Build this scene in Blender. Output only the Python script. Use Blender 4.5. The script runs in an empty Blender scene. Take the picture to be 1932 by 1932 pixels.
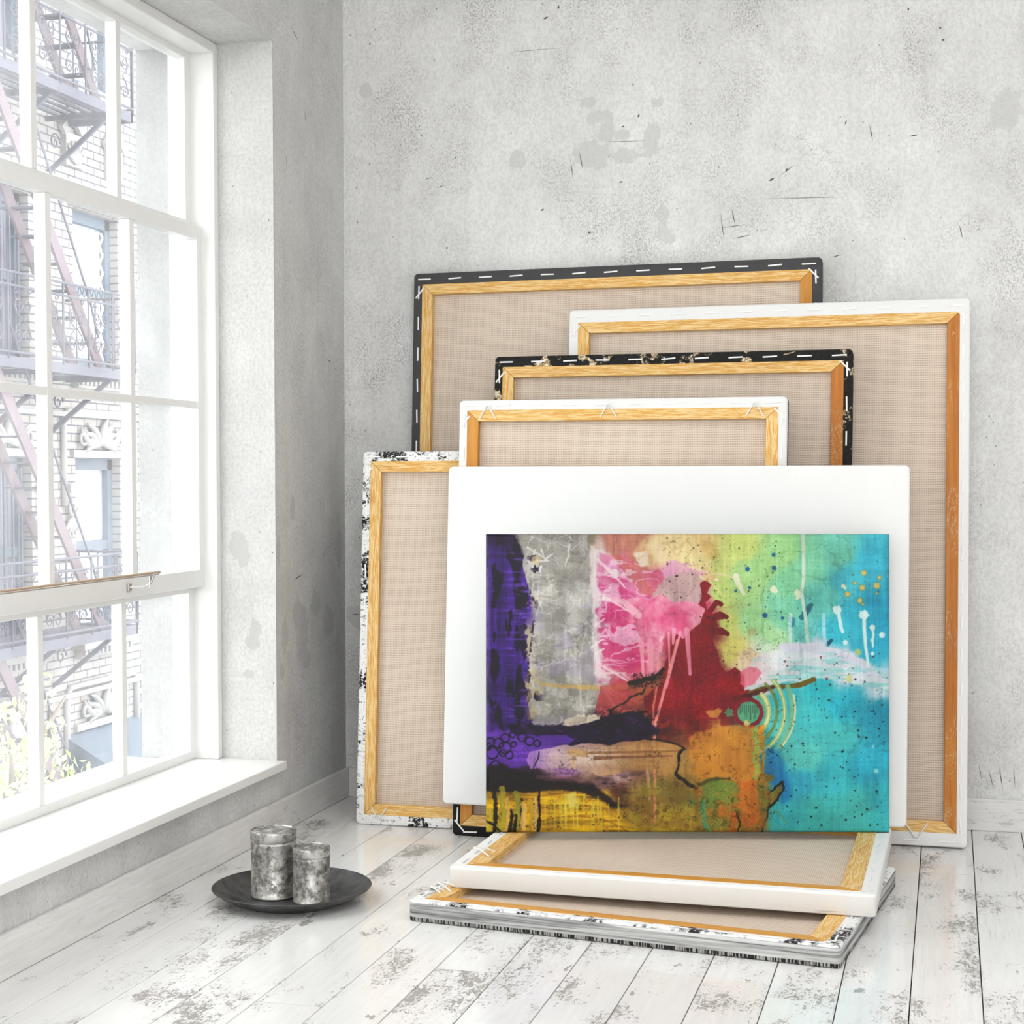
import bpy, bmesh, math, random
import numpy as np
from mathutils import Vector, Matrix, Euler
random.seed(4)
sc = bpy.context.scene
PI = math.pi

# ------------------------------------------------------------------ camera, world, exposure
cam = bpy.data.cameras.new('camera')
cam.sensor_width = 36.0
cam.lens = 3074.0 * 36.0 / 1932.0
cam.shift_y = 66.0 / 1932.0
cam.clip_end = 200
camo = bpy.data.objects.new('camera', cam)
sc.collection.objects.link(camo)
camo.location = (0, 0, 1.0)
camo.rotation_euler = (math.radians(90 - 2.5146), 0, math.radians(14.992))
sc.camera = camo

world = bpy.data.worlds.new('overcast_sky')
sc.world = world
world.use_nodes = True
wn = world.node_tree
wn.nodes['Background'].inputs[0].default_value = (1.0, 0.995, 0.985, 1)
wn.nodes['Background'].inputs[1].default_value = 3.6

def portal(name, loc, rot, sx, sy):
    l = bpy.data.lights.new(name, 'AREA')
    l.shape = 'RECTANGLE'; l.size = sx; l.size_y = sy
    l.cycles.is_portal = True
    o = bpy.data.objects.new(name, l); sc.collection.objects.link(o)
    o.location = loc; o.rotation_euler = rot
#portal('window_daylight', (-2.3, 3.14, 1.2), (0, math.radians(-90), 0), 2.1, 2.2)
portal('added_rear_portal', (0.3, -1.62, 1.65), (math.radians(90), 0, 0), 3.4, 2.4)  # samples sky through an unseen rear opening added for frontal fill
portal('added_skylight_portal', (0.6, 1.45, 3.33), (0, 0, 0), 2.0, 2.3)  # samples sky through an unseen skylight added for fill

sc.view_settings.view_transform = 'Standard'
sc.view_settings.look = 'None'
sc.view_settings.gamma = 1
sc.view_settings.use_curve_mapping = False
sc.view_settings.exposure = 0.26
cy = sc.cycles
cy.max_bounces = 6; cy.diffuse_bounces = 4; cy.glossy_bounces = 2; cy.transparent_max_bounces = 12
cy.transmission_bounces = 3
cy.sample_clamp_indirect = 6.0
cy.use_denoising = True
cy.use_adaptive_sampling = True; cy.adaptive_threshold = 0.06; cy.adaptive_min_samples = 12
cy.use_fast_gi = False
cy.caustics_reflective = False; cy.caustics_refractive = False

# ------------------------------------------------------------------ helpers
def tag(o, label=None, cat=None, group=None, kind=None):
    if label: o['label'] = label
    if cat: o['category'] = cat
    if group: o['group'] = group
    if kind: o['kind'] = kind
    return o

def empty(name, loc=(0, 0, 0), mat=None):
    o = bpy.data.objects.new(name, None); sc.collection.objects.link(o)
    if mat is not None: o.matrix_world = mat
    else: o.location = loc
    o.empty_display_size = 0.05
    return o

class MB:
    def __init__(s): s.v = []; s.f = []; s.sm = []
    def add(s, vs, fs, smooth=False):
        n = len(s.v); s.v += [tuple(v) for v in vs]
        s.f += [tuple(i + n for i in f) for f in fs]; s.sm += [smooth] * len(fs)
        return s
    def box(s, a, b):
        x0, y0, z0 = [min(p, q) for p, q in zip(a, b)]; x1, y1, z1 = [max(p, q) for p, q in zip(a, b)]
        return s.add([(x0,y0,z0),(x1,y0,z0),(x1,y1,z0),(x0,y1,z0),(x0,y0,z1),(x1,y0,z1),(x1,y1,z1),(x0,y1,z1)],
              [(0,3,2,1),(4,5,6,7),(0,1,5,4),(1,2,6,5),(2,3,7,6),(3,0,4,7)])
    def obox(s, c, l, w, h, M3):   # oriented box, centre c, half sizes from l,w,h
        vs = []
        for k in (-1, 1):
            for (i, j) in ((-1,-1),(1,-1),(1,1),(-1,1)):
                vs.append(Vector(c) + M3 @ Vector((i*l/2, j*w/2, k*h/2)))
        return s.add(vs, [(0,3,2,1),(4,5,6,7),(0,1,5,4),(1,2,6,5),(2,3,7,6),(3,0,4,7)])
    def bar(s, p, q, w, h, up=(0, 0, 1)):
        p = Vector(p); q = Vector(q); d = q - p; L = d.length; d.normalize()
        side = d.cross(Vector(up))
        if side.length < 1e-4: side = d.cross(Vector((0, 1, 0)))
        side.normalize(); u = side.cross(d)
        return s.obox((p + q) / 2, L, w, h, Matrix((d, side, u)).transposed())
    def tube(s, pts, r, n=8, cap=True):
        pts = [Vector(p) for p in pts]; rs = r if isinstance(r, (list, tuple)) else [r] * len(pts)
        base = len(s.v); ref = None; vs = []
        for i, p in enumerate(pts):
            d = (pts[min(i+1, len(pts)-1)] - pts[max(i-1, 0)]).normalized()
            if ref is None:
                ref = Vector((0, 0, 1)) if abs(d.z) < .9 else Vector((1, 0, 0))
            a = d.cross(ref).normalized(); b = a.cross(d).normalized(); ref = b
            for k in range(n):
                t = 2*PI*k/n; vs.append(p + (a*math.cos(t) + b*math.sin(t)) * rs[i])
        fs = []
        for i in range(len(pts)-1):
            for k in range(n):
                fs.append((i*n+k, i*n+(k+1) % n, (i+1)*n+(k+1) % n, (i+1)*n+k))
        if cap:
            fs.append(tuple(range(n))[::-1]); fs.append(tuple((len(pts)-1)*n + k for k in range(n)))
        return s.add(vs, fs, True)
    def lathe(s, prof, n=64, c=(0, 0, 0)):
        vs = []; fs = []
        for (r, z) in prof:
            for k in range(n):
                t = 2*PI*k/n; vs.append((c[0]+r*math.cos(t), c[1]+r*math.sin(t), c[2]+z))
        for i in range(len(prof)-1):
            for k in range(n):
                fs.append((i*n+k, i*n+(k+1) % n, (i+1)*n+(k+1) % n, (i+1)*n+k))
        return s.add(vs, fs, True)
    def build(s, name, m, parent=None, bevel=0, seg=2, sharp=None):
        me = bpy.data.meshes.new(name); me.from_pydata(s.v, [], s.f); me.update()
        me.polygons.foreach_set('use_smooth', s.sm)
        o = bpy.data.objects.new(name, me); sc.collection.objects.link(o)
        if m is not None: me.materials.append(m)
        if parent is not None: o.parent = parent
        if bevel:
            b = o.modifiers.new('bevel', 'BEVEL'); b.width = bevel; b.segments = seg; b.limit_method = 'ANGLE'
            b.angle_limit = math.radians(40)
        if sharp: 
            me.set_sharp_from_angle(angle=math.radians(sharp))
        return o

def struct(o):
    o['kind'] = 'structure'; return o

# ------------------------------------------------------------------ materials
class Mat:
    def __init__(s, name, rough=.5, metal=0, spec=.5):
        s.m = bpy.data.materials.new(name); s.m.use_nodes = True
        s.t = s.m.node_tree; s.N = s.t.nodes; s.b = s.N['Principled BSDF']
        s.b.inputs['Roughness'].default_value = rough; s.b.inputs['Metallic'].default_value = metal
        s.b.inputs['Specular IOR Level'].default_value = spec
        s.tc = s.N.new('ShaderNodeTexCoord')
    def link(s, a, b): s.t.links.new(a, b)
    def co(s, scale=(1, 1, 1), rot=(0, 0, 0), loc=(0, 0, 0), src='Object'):
        n = s.N.new('ShaderNodeMapping'); n.inputs['Scale'].default_value = scale
        n.inputs['Rotation'].default_value = rot; n.inputs['Location'].default_value = loc
        s.link(s.tc.outputs[src], n.inputs['Vector']); return n.outputs[0]
    def noise(s, vec, scale=5, detail=4, rough=.5, dist=0, w=None):
        n = s.N.new('ShaderNodeTexNoise'); n.inputs['Scale'].default_value = scale
        n.inputs['Detail'].default_value = detail; n.inputs['Roughness'].default_value = rough
        n.inputs['Distortion'].default_value = dist
        if w is not None:
            n.noise_dimensions = '4D'; s.link(w, n.inputs['W'])
        s.link(vec, n.inputs['Vector']); return n.outputs['Fac']
    def vor(s, vec, scale=5, feature='F1', rand=1):
        n = s.N.new('ShaderNodeTexVoronoi'); n.feature = feature; n.inputs['Scale'].default_value = scale
        n.inputs['Randomness'].default_value = rand
        s.link(vec, n.inputs['Vector']); return n.outputs['Distance']
    def ramp(s, fac, stops, interp='LINEAR'):
        n = s.N.new('ShaderNodeValToRGB'); n.color_ramp.interpolation = interp
        e = n.color_ramp.elements
        while len(e) < len(stops): e.new(.5)
        for i, (p, c) in enumerate(stops):
            e[i].position = p
            if not isinstance(c, (tuple, list)): c = (c, c, c)
            e[i].color = (*c[:3], 1)
        s.link(fac, n.inputs[0]); return n.outputs[0]
    def math(s, op, a, b=None, c=None, clamp=False):
        n = s.N.new('ShaderNodeMath'); n.operation = op; n.use_clamp = clamp
        for i, v in enumerate((a, b, c)):
            if v is None: continue
            if isinstance(v, (int, float)): n.inputs[i].default_value = v
            else: s.link(v, n.inputs[i])
        return n.outputs[0]
    def mix(s, fac, a, b, mode='MIX'):
        n = s.N.new('ShaderNodeMix'); n.data_type = 'RGBA'; n.blend_type = mode
        for sock, v in ((n.inputs[0], fac), (n.inputs[6], a), (n.inputs[7], b)):
            if isinstance(v, (int, float)): sock.default_value = v
            elif isinstance(v, tuple): sock.default_value = (*v[:3], 1)
            else: s.link(v, sock)
        return n.outputs[2]
    def attr(s, name, out='Fac'):
        n = s.N.new('ShaderNodeAttribute'); n.attribute_name = name; return n.outputs[out]
    def bump(s, h, dist=.002, strength=1.0):
        n = s.N.new('ShaderNodeBump'); n.inputs['Distance'].default_value = dist
        n.inputs['Strength'].default_value = strength
        s.link(h, n.inputs['Height']); s.link(n.outputs[0], s.b.inputs['Normal']); return n
    def col(s, c):
        if isinstance(c, tuple): s.b.inputs['Base Color'].default_value = (*c[:3], 1)
        else: s.link(c, s.b.inputs['Base Color'])
        return s
    def rough(s, c): s.link(c, s.b.inputs['Roughness']); return s

def srgb(r, g, b):
    f = lambda c: (c/255/12.92) if c/255 <= .04045 else ((c/255+.055)/1.055)**2.4
    return (f(r), f(g), f(b))

def simple(name, c, rough=.5, metal=0, bumpscale=0, bumpd=.0005):
    m = Mat(name, rough, metal)
    n = m.noise(m.co(), 40 if not bumpscale else bumpscale, 4)
    m.col(m.mix(m.math('MULTIPLY', n, .16), c, tuple(x*.72 for x in c)))
    if bumpscale: m.bump(n, bumpd)
    return m.m

def concrete(name, base=(.60, .60, .585), seedloc=(0, 0, 0), stretch=(1, 1, .75), gk=.5):
    m = Mat(name, .85, spec=.25)
    c = m.co(stretch, loc=seedloc)
    big = m.noise(c, 1.4, 3, .6)
    med = m.noise(c, 7, 5, .68, .4)
    fine = m.noise(c, 120, 2, .7)
    col = m.ramp(big, [(.3, tuple(x*.93 for x in base)), (.7, tuple(min(1, x*1.07) for x in base))])
    col = m.mix(m.math('MULTIPLY', m.ramp(med, [(.36, 1), (.60, 0)]), .27), col, tuple(x*.70 for x in base))
    col = m.mix(m.math('MULTIPLY', m.ramp(med, [(.58, 0), (.75, 1)]), .5), col, tuple(min(1, x*1.16) for x in base))
    # vertical weathering streaks
    st = m.noise(m.co((26, 26, 1.1), loc=seedloc), 1, 2, .6)
    col = m.mix(m.math('MULTIPLY', m.ramp(st, [(.5, 0), (.72, 1)]), .16), col, tuple(x*.66 for x in base))
    # trowel grain
    col = m.mix(m.math('MULTIPLY', m.ramp(fine, [(.36, 1), (.58, 0)]), .30), col, tuple(x*.55 for x in base))
    # gritty blotches
    gm = m.noise(c, 4.2, 4, .7, .3); gf = m.noise(c, 210, 1, .8)
    grit = m.math('MULTIPLY', m.ramp(gm, [(.47, 0), (.66, 1)]), m.ramp(gf, [(.48, 0), (.60, 1)]))
    col = m.mix(m.math('MULTIPLY', grit, gk), col, srgb(120, 112, 106))
    # pinholes
    pv = m.vor(c, 34); pn = m.noise(c, 9, 2)
    pit = m.math('MULTIPLY', m.ramp(pv, [(.045, 1), (.075, 0)]), m.ramp(pn, [(.44, 0), (.5, 1)]))
    col = m.mix(m.math('MULTIPLY', pit, .65), col, srgb(70, 68, 66))
    # peeled patches (mask stored on the wall mesh, edge broken up by noise)
    sa = m.attr('stain'); en = m.noise(c, 38, 3, .6)
    pm = m.math('ADD', sa, m.math('MULTIPLY', m.math('SUBTRACT', en, .5), 1.1))
    pm = m.ramp(pm, [(.48, 0), (.53, 1)])
    col = m.mix(m.math('MULTIPLY', pm, .62), col, tuple(x*.70 for x in base))
    da = m.attr('grime_shade');  # mask holds grime patches and soft corner shade painted into the wall
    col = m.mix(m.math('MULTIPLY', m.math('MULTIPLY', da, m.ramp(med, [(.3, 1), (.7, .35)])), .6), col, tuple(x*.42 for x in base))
    m.col(col)
    h = m.math('ADD', m.math('MULTIPLY', fine, .5), m.math('SUBTRACT', m.math('MULTIPLY', med, .8), m.math('MULTIPLY', pit, 1.2)))
    m.bump(h, .0012, .8)
    return m.m

M = {}
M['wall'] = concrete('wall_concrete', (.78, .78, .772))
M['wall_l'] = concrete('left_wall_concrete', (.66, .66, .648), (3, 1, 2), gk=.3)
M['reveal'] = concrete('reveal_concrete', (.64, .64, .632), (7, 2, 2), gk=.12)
M['outer_wall'] = concrete('darkened_outer_concrete', (.36, .36, .36), (9, 2, 2), gk=.1)  # same concrete, darkened to offset the strong outdoor light
def paintwhite(name, c=(.83, .83, .82), r=.3):
    m = Mat(name, r); n = m.noise(m.co(), 30, 3)
    m.col(m.mix(m.math('MULTIPLY', n, .05), c, tuple(x*.8 for x in c))); m.bump(m.noise(m.co(), 90, 2), .0002, .5)
    return m.m
M['frame'] = paintwhite('window_paint')
M['ceil'] = paintwhite('ceiling_paint', (.8, .8, .79), .8)

def floor_mat():
    m = Mat('whitewashed_boards', .16)
    pid = m.attr('pid')
    g = m.noise(m.co((70, 5, 70)), 1, 4, .65, .6, w=pid)
    base = m.mix(m.ramp(g, [(.3, .0), (.75, 1)]), (.80, .797, .79), (.88, .877, .87))
    tone = m.noise(m.co((2.5, 1.5, 1)), 1, 3, w=pid)
    base = m.mix(m.math('MULTIPLY', m.ramp(tone, [(.35, 1), (.6, 0)]), .16), base, (.60, .595, .585))
    # grain lines
    gl = m.noise(m.co((150, 4, 1)), 1, 3, .6, 1.2, w=pid)
    gm = m.noise(m.co((7, 2.2, 1)), 1, 2, w=pid)
    gr = m.math('MULTIPLY', m.ramp(gl, [(.60, 0), (.66, 1)]), m.ramp(gm, [(.52, 0), (.6, 1)]))
    base = m.mix(m.math('MULTIPLY', gr, .35), base, (.34, .33, .32))
    # worn patches
    wm = m.noise(m.co((9, 4.2, 1)), 1, 4, .6, w=pid)
    wf = m.noise(m.co((130, 70, 1)), 1, 4, .78, .8, w=pid)
    sp = m.math('ADD', m.math('MULTIPLY', wm, 1.15), m.math('MULTIPLY', wf, 1.0))
    wear = m.ramp(sp, [(1.235/2, 0), (1.29/2, 1)]) if False else None
    sp2 = m.math('MULTIPLY', sp, .5)
    wear = m.ramp(sp2, [(.588, 0), (.612, 1)])
    base = m.mix(m.math('MULTIPLY', wear, .75), base, srgb(128, 122, 114))
    # open flakes
    fm = m.noise(m.co((20, 9, 1)), 1, 5, .6, 0, w=m.math('ADD', pid, 7.3))
    fl = m.ramp(fm, [(.66, 0), (.672, 1)])
    base = m.mix(m.math('MULTIPLY', fl, .7), base, srgb(140, 134, 126))
    m.col(base)
    rr = m.math('ADD', .15, m.math('MULTIPLY', wear, .35)); m.rough(rr)
    m.bump(m.math('SUBTRACT', m.math('MULTIPLY', g, .5), m.math('MULTIPLY', wear, .6)), .0006, .5)
    return m.m
M['floor'] = floor_mat()
def base_mat():
    m = Mat('whitewashed_baseboard', .28)
    g = m.noise(m.co((9, 9, 110)), 1, 5, .6, .5)
    base = m.mix(m.ramp(g, [(.35, 0), (.7, 1)]), (.70, .69, .675), (.80, .79, .775))
    wf = m.noise(m.co((14, 14, 45)), 1, 6, .75, .4)
    wm = m.noise(m.co((2, 2, 5)), 1, 3)
    w = m.math('MULTIPLY', m.ramp(wf, [(.56, 0), (.63, 1)]), m.ramp(wm, [(.45, 0), (.6, 1)]))
    m.col(m.mix(m.math('MULTIPLY', w, .55), base, srgb(130, 125, 118)))
    m.bump(g, .0005, .5); return m.m
M['baseboard'] = base_mat()
M['gap'] = simple('floor_gap_dirt', (.035, .033, .03), .9)

def glass_mat():
    m = Mat('hazy_window_glass'); t = m.t; N = m.N
    out = N['Material Output']; tr = N.new('ShaderNodeBsdfTransparent'); gl = N.new('ShaderNodeBsdfGlossy')
    gl.inputs['Roughness'].default_value = .02
    du = N.new('ShaderNodeBsdfTranslucent'); du.inputs[0].default_value = (.95, .97, 1, 1)  # translucent share adds a milky veil imitating bright haze outdoors
    tr.inputs[0].default_value = (.97, .985, .98, 1)
    lw = N.new('ShaderNodeLayerWeight'); lw.inputs[0].default_value = .5
    a = N.new('ShaderNodeMixShader'); b = N.new('ShaderNodeMixShader')
    n = m.noise(m.co((3, 3, 3)), 1.2, 5, .6)
    m.link(m.ramp(n, [(.3, .04), (.75, .14)]), a.inputs[0])
    m.link(tr.outputs[0], a.inputs[1]); m.link(du.outputs[0], a.inputs[2])
    m.link(m.math('MULTIPLY_ADD', m.math('POWER', lw.outputs['Facing'], 5.0), .5, .015), b.inputs[0]); m.link(a.outputs[0], b.inputs[1]); m.link(gl.outputs[0], b.inputs[2])
    m.link(b.outputs[0], out.inputs[0]); return m.m
M['glass'] = glass_mat()

def linen_mat():
    m = Mat('raw_linen', .95, spec=.1)
    v = m.N.new('ShaderNodeSeparateXYZ'); dn = m.noise(m.co(), 9, 3)
    m.link(m.tc.outputs['Object'], v.inputs[0])
    wob = m.math('MULTIPLY', dn, 7.0)
    row = m.math('SINE', m.math('ADD', m.math('MULTIPLY', v.outputs[1], 2*PI/.0064), wob))
    colm = m.math('SINE', m.math('ADD', m.math('MULTIPLY', v.outputs[0], 2*PI/.0047), m.math('MULTIPLY', wob, .6)))
    n1 = m.noise(m.co((14, 170, 1)), 1, 4, .7)
    n2 = m.noise(m.co((170, 12, 1)), 1, 3, .7)
    big = m.noise(m.co((3, 3, 1)), 1, 4)
    holes = m.math('MULTIPLY', m.math('MULTIPLY_ADD', row, .5, .5), m.math('MULTIPLY_ADD', colm, .35, .65))
    hr = m.ramp(holes, [(.42, 0), (.8, 1)])
    base = m.mix(n1, srgb(232, 218, 202), srgb(204, 187, 170))
    base = m.mix(m.math('MULTIPLY', m.ramp(n2, [(.5, 0), (.7, 1)]), .3), base, srgb(232, 216, 200))
    base = m.mix(m.math('MULTIPLY', m.ramp(big, [(.35, 1), (.65, 0)]), .22), base, srgb(172, 152, 136))
    base = m.mix(m.math('MULTIPLY', hr, .62), base, srgb(128, 106, 90))
    m.col(base); m.bump(m.math('MULTIPLY', holes, -1), .0009, .7)
    return m.m
M['linen'] = linen_mat()

def wood_mat(name, axis, light, dark, streak, amt=.7, scars=0):
    m = Mat(name, .5, spec=.35)
    sc_ = (22, 480, 480) if axis == 'x' else (480, 22, 480)
    sc2 = (3, 60, 60) if axis == 'x' else (60, 3, 60)
    n = m.noise(m.co(sc_), 1, 4, .65, .5); n2 = m.noise(m.co(sc2), 1, 4, .6, .4)
    base = m.mix(m.ramp(n2, [(.35, 0), (.65, 1)]), light, dark)
    base = m.mix(m.math('MULTIPLY', m.ramp(n, [(.47, 0), (.54, 1)]), amt), base, streak)
    if scars:
        s1 = m.noise(m.co((38, 7, 38), rot=(0, 0, .35)), 1, 5, .7, 1.5)
        s2 = m.noise(m.co((300, 120, 300)), 1, 3)
        line = m.math('MULTIPLY', m.ramp(s1, [(.486, 0), (.496, 1), (.502, 1), (.512, 0)]), m.math('MULTIPLY', m.ramp(s2, [(.35, 0), (.5, 1)]), m.ramp(m.noise(m.co((10, 5, 10), loc=(2, 2, 2)), 1, 2), [(.50, 0), (.56, 1)])))
        base = m.mix(m.math('MULTIPLY', line, .85), base, srgb(205, 190, 150))
    m.col(base); m.bump(n, .0004, .6); return m.m
YL, YD, YS = srgb(216, 166, 84), srgb(204, 146, 60), srgb(238, 214, 160)
M['wood_x'] = wood_mat('pine_rail', 'x', YL, YD, YS)
M['wood_y'] = wood_mat('pine_stile', 'y', YL, YD, YS)
M['orange_y'] = wood_mat('orange_stile', 'y', srgb(202, 142, 60), srgb(188, 122, 40), srgb(214, 160, 84), .25)
M['rust_y'] = wood_mat('scarred_orange_stile', 'y', srgb(190, 118, 38), srgb(168, 96, 24), srgb(198, 130, 52), .2, 1)
M['orange_x'] = wood_mat('orange_rail', 'x', srgb(206, 150, 62), srgb(192, 130, 44), srgb(218, 168, 90), .3)

def fabric(name, fn, rough=.85):
    m = Mat(name, rough, spec=.2)
    fn(m)
    wv = m.noise(m.co((420, 420, 420)), 1, 2)
    m.bump(wv, .0004, .5); return m.m
def f_plain(c, amt=.12):
    def fn(m):
        n = m.noise(m.co((300, 300, 300)), 1, 2); m.col(m.mix(m.math('MULTIPLY', n, amt), c, tuple(x*.6 for x in c)))
    return fn
M['grey_cloth'] = fabric('charcoal_canvas', f_plain(srgb(74, 74, 75)))
M['white_cloth'] = fabric('white_primed_canvas', f_plain((.79, .79, .785), .06))
M['black_cloth'] = fabric('black_canvas', f_plain(srgb(34, 34, 33), .3))
def f_blackgold(m):
    n = m.noise(m.co((16, 20, 16)), 1, 6, .62, .4)
    f2 = m.noise(m.co((120, 120, 120)), 1, 4, .7)
    k = m.ramp(n, [(.575, 0), (.60, 1)])
    c = m.mix(m.math('MULTIPLY', m.ramp(f2, [(.4, 0), (.6, 1)]), .12), srgb(30, 30, 30), srgb(90, 88, 84))
    cc = m.mix(m.ramp(f2, [(.46, 0), (.52, 1)]), srgb(226, 214, 190), srgb(150, 126, 88))
    m.col(m.mix(k, c, cc))
M['blackgold_cloth'] = fabric('black_canvas_with_cream_splashes', f_blackgold)
def f_marble(m):
    n = m.noise(m.co((9, 11, 9)), 1, 6, .7, .8); f2 = m.noise(m.co((110, 110, 110)), 1, 4, .75, .3)
    a = m.ramp(n, [(.53, 0), (.57, 1)]); b = m.ramp(f2, [(.57, 0), (.61, 1)])
    c = m.mix(m.math('MULTIPLY', b, .8), (.82, .82, .815), srgb(60, 58, 56))
    m.col(m.mix(m.math('MULTIPLY', a, m.ramp(f2, [(.40, 0), (.47, 1)])), c, srgb(36, 36, 38)))
M['marble_cloth'] = fabric('white_canvas_with_black_splatter', f_marble)
def f_grad(m):
    v = m.N.new('ShaderNodeSeparateXYZ'); m.link(m.tc.outputs['Object'], v.inputs[0])
    n = m.noise(m.co((20, 20, 20)), 1, 4)
    k = m.math('ADD', v.outputs[1], m.math('MULTIPLY', n, .06))
    zf = m.math('LESS_THAN', v.outputs[2], -.012)
    kk = m.math('MAXIMUM', m.math('LESS_THAN', k, .24), zf)
    m.col(m.mix(kk, (.76, .76, .755), srgb(34, 34, 33)))
M['half_cloth'] = fabric('white_and_black_canvas', f_grad)
def f_brushed(m):
    n = m.noise(m.co((2.2, 2.2, 110)), 1, 4, .55, .8); n1 = m.noise(m.co((5, 5, 60), loc=(3, 3, 3)), 1, 4, .6)
    v = m.N.new('ShaderNodeSeparateXYZ'); m.link(m.tc.outputs['Object'], v.inputs[0])
    side = m.ramp(n, [(.30, srgb(80, 80, 80)), (.48, srgb(165, 165, 164)), (.66, srgb(212, 212, 211))])
    side = m.mix(m.math('MULTIPLY', m.ramp(n1, [(.56, 0), (.68, 1)]), .6), side, srgb(60, 60, 60))
    tk = m.noise(m.co((260, 260, 8)), 1, 3)
    low = m.mix(m.ramp(tk, [(.48, 0), (.56, 1)]), srgb(40, 40, 40), srgb(160, 158, 155))
    side = m.mix(m.math('LESS_THAN', v.outputs[2], -.037), side, low)
    f2 = m.noise(m.co((90, 90, 90)), 1, 5, .75); a = m.noise(m.co((13, 13, 13)), 1, 5, .65)
    top = m.mix(m.math('MULTIPLY', m.ramp(a, [(.5, 0), (.57, 1)]), m.ramp(f2, [(.40, 0), (.48, 1)])), (.78, .78, .775), srgb(40, 40, 42))
    top = m.mix(m.math('MULTIPLY', m.ramp(f2, [(.6, 0), (.66, 1)]), .7), top, srgb(60, 58, 56))
    m.col(m.mix(m.math('GREATER_THAN', v.outputs[2], -.0045), side, top))
M['brushed_cloth'] = fabric('grey_brushed_canvas', f_brushed)
def f_whiteside(m):
    v = m.N.new('ShaderNodeSeparateXYZ'); m.link(m.tc.outputs['Object'], v.inputs[0])
    n = m.noise(m.co((5, 5, 170)), 1, 4, .6, .6)
    k = m.math('MULTIPLY', m.ramp(n, [(.64, 0), (.72, 1)]), m.math('LESS_THAN', v.outputs[2], -.026))
    s = m.mix(m.math('LESS_THAN', v.outputs[2], -.006), (.78, .78, .775), (.70, .685, .66))
    m.col(m.mix(m.math('MULTIPLY', k, .7), s, srgb(110, 105, 100)))
M['whiteside_cloth'] = fabric('white_canvas_with_scuffed_side', f_whiteside)
M['staple'] = simple('white_staple', (.86, .86, .85), .35)
M['cord'] = simple('white_cord', (.80, .79, .77), .6)

def tin_mat():
    m = Mat('tarnished_tin', .38, .75)
    n = m.noise(m.co((12, 12, 14)), 1, 4, .6, .3); f = m.noise(m.co((75, 75, 75)), 1, 5, .75)
    g = m.noise(m.co((18, 18, 240)), 1, 3, .7)
    s = m.math('MULTIPLY_ADD', f, .6, m.math('MULTIPLY', n, .6))
    c = m.ramp(s, [(.42, srgb(70, 68, 64)), (.54, srgb(136, 134, 129)), (.66, srgb(205, 204, 200))])
    c = m.mix(m.math('MULTIPLY', m.ramp(g, [(.55, 0), (.7, 1)]), .3), c, srgb(70, 66, 60))
    r = m.noise(m.co((22, 22, 22), loc=(4, 4, 4)), 1, 5)
    c = m.mix(m.math('MULTIPLY', m.ramp(r, [(.6, 0), (.7, 1)]), .35), c, srgb(150, 120, 80))
    m.col(c); m.rough(m.ramp(s, [(.45, .6), (.7, .3)])); m.bump(f, .0004, .5)
    return m.m
M['tin'] = tin_mat()
def plate_mat():
    m = Mat('dark_iron', .42, .35)
    n = m.noise(m.co((14, 14, 14)), 1, 6, .7, .5); f = m.noise(m.co((160, 160, 160)), 1, 3, .7)
    c = m.ramp(n, [(.35, srgb(54, 54, 55)), (.7, srgb(98, 98, 98))])
    c = m.mix(m.math('MULTIPLY', f, .3), c, srgb(30, 30, 30)); m.col(c)
    m.rough(m.ramp(n, [(.3, .6), (.7, .38)])); m.bump(f, .0004, .4); return m.m
M['plate'] = plate_mat()
M['chrome'] = simple('brushed_nickel', (.62, .61, .59), .25, 1)
M['rodwood'] = simple('curtain_rod_wood', srgb(190, 165, 140), .4)

# ------------------------------------------------------------------ room shell
XL, YB = -1.808, 4.748
XR, YR, ZC = 2.6, -1.5, 3.2
RY0, RY1, RZ0, RZ1 = 2.12, 4.209, 0.179, 2.195     # window recess
XO = -2.223                                         # outer face of the wall

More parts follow.
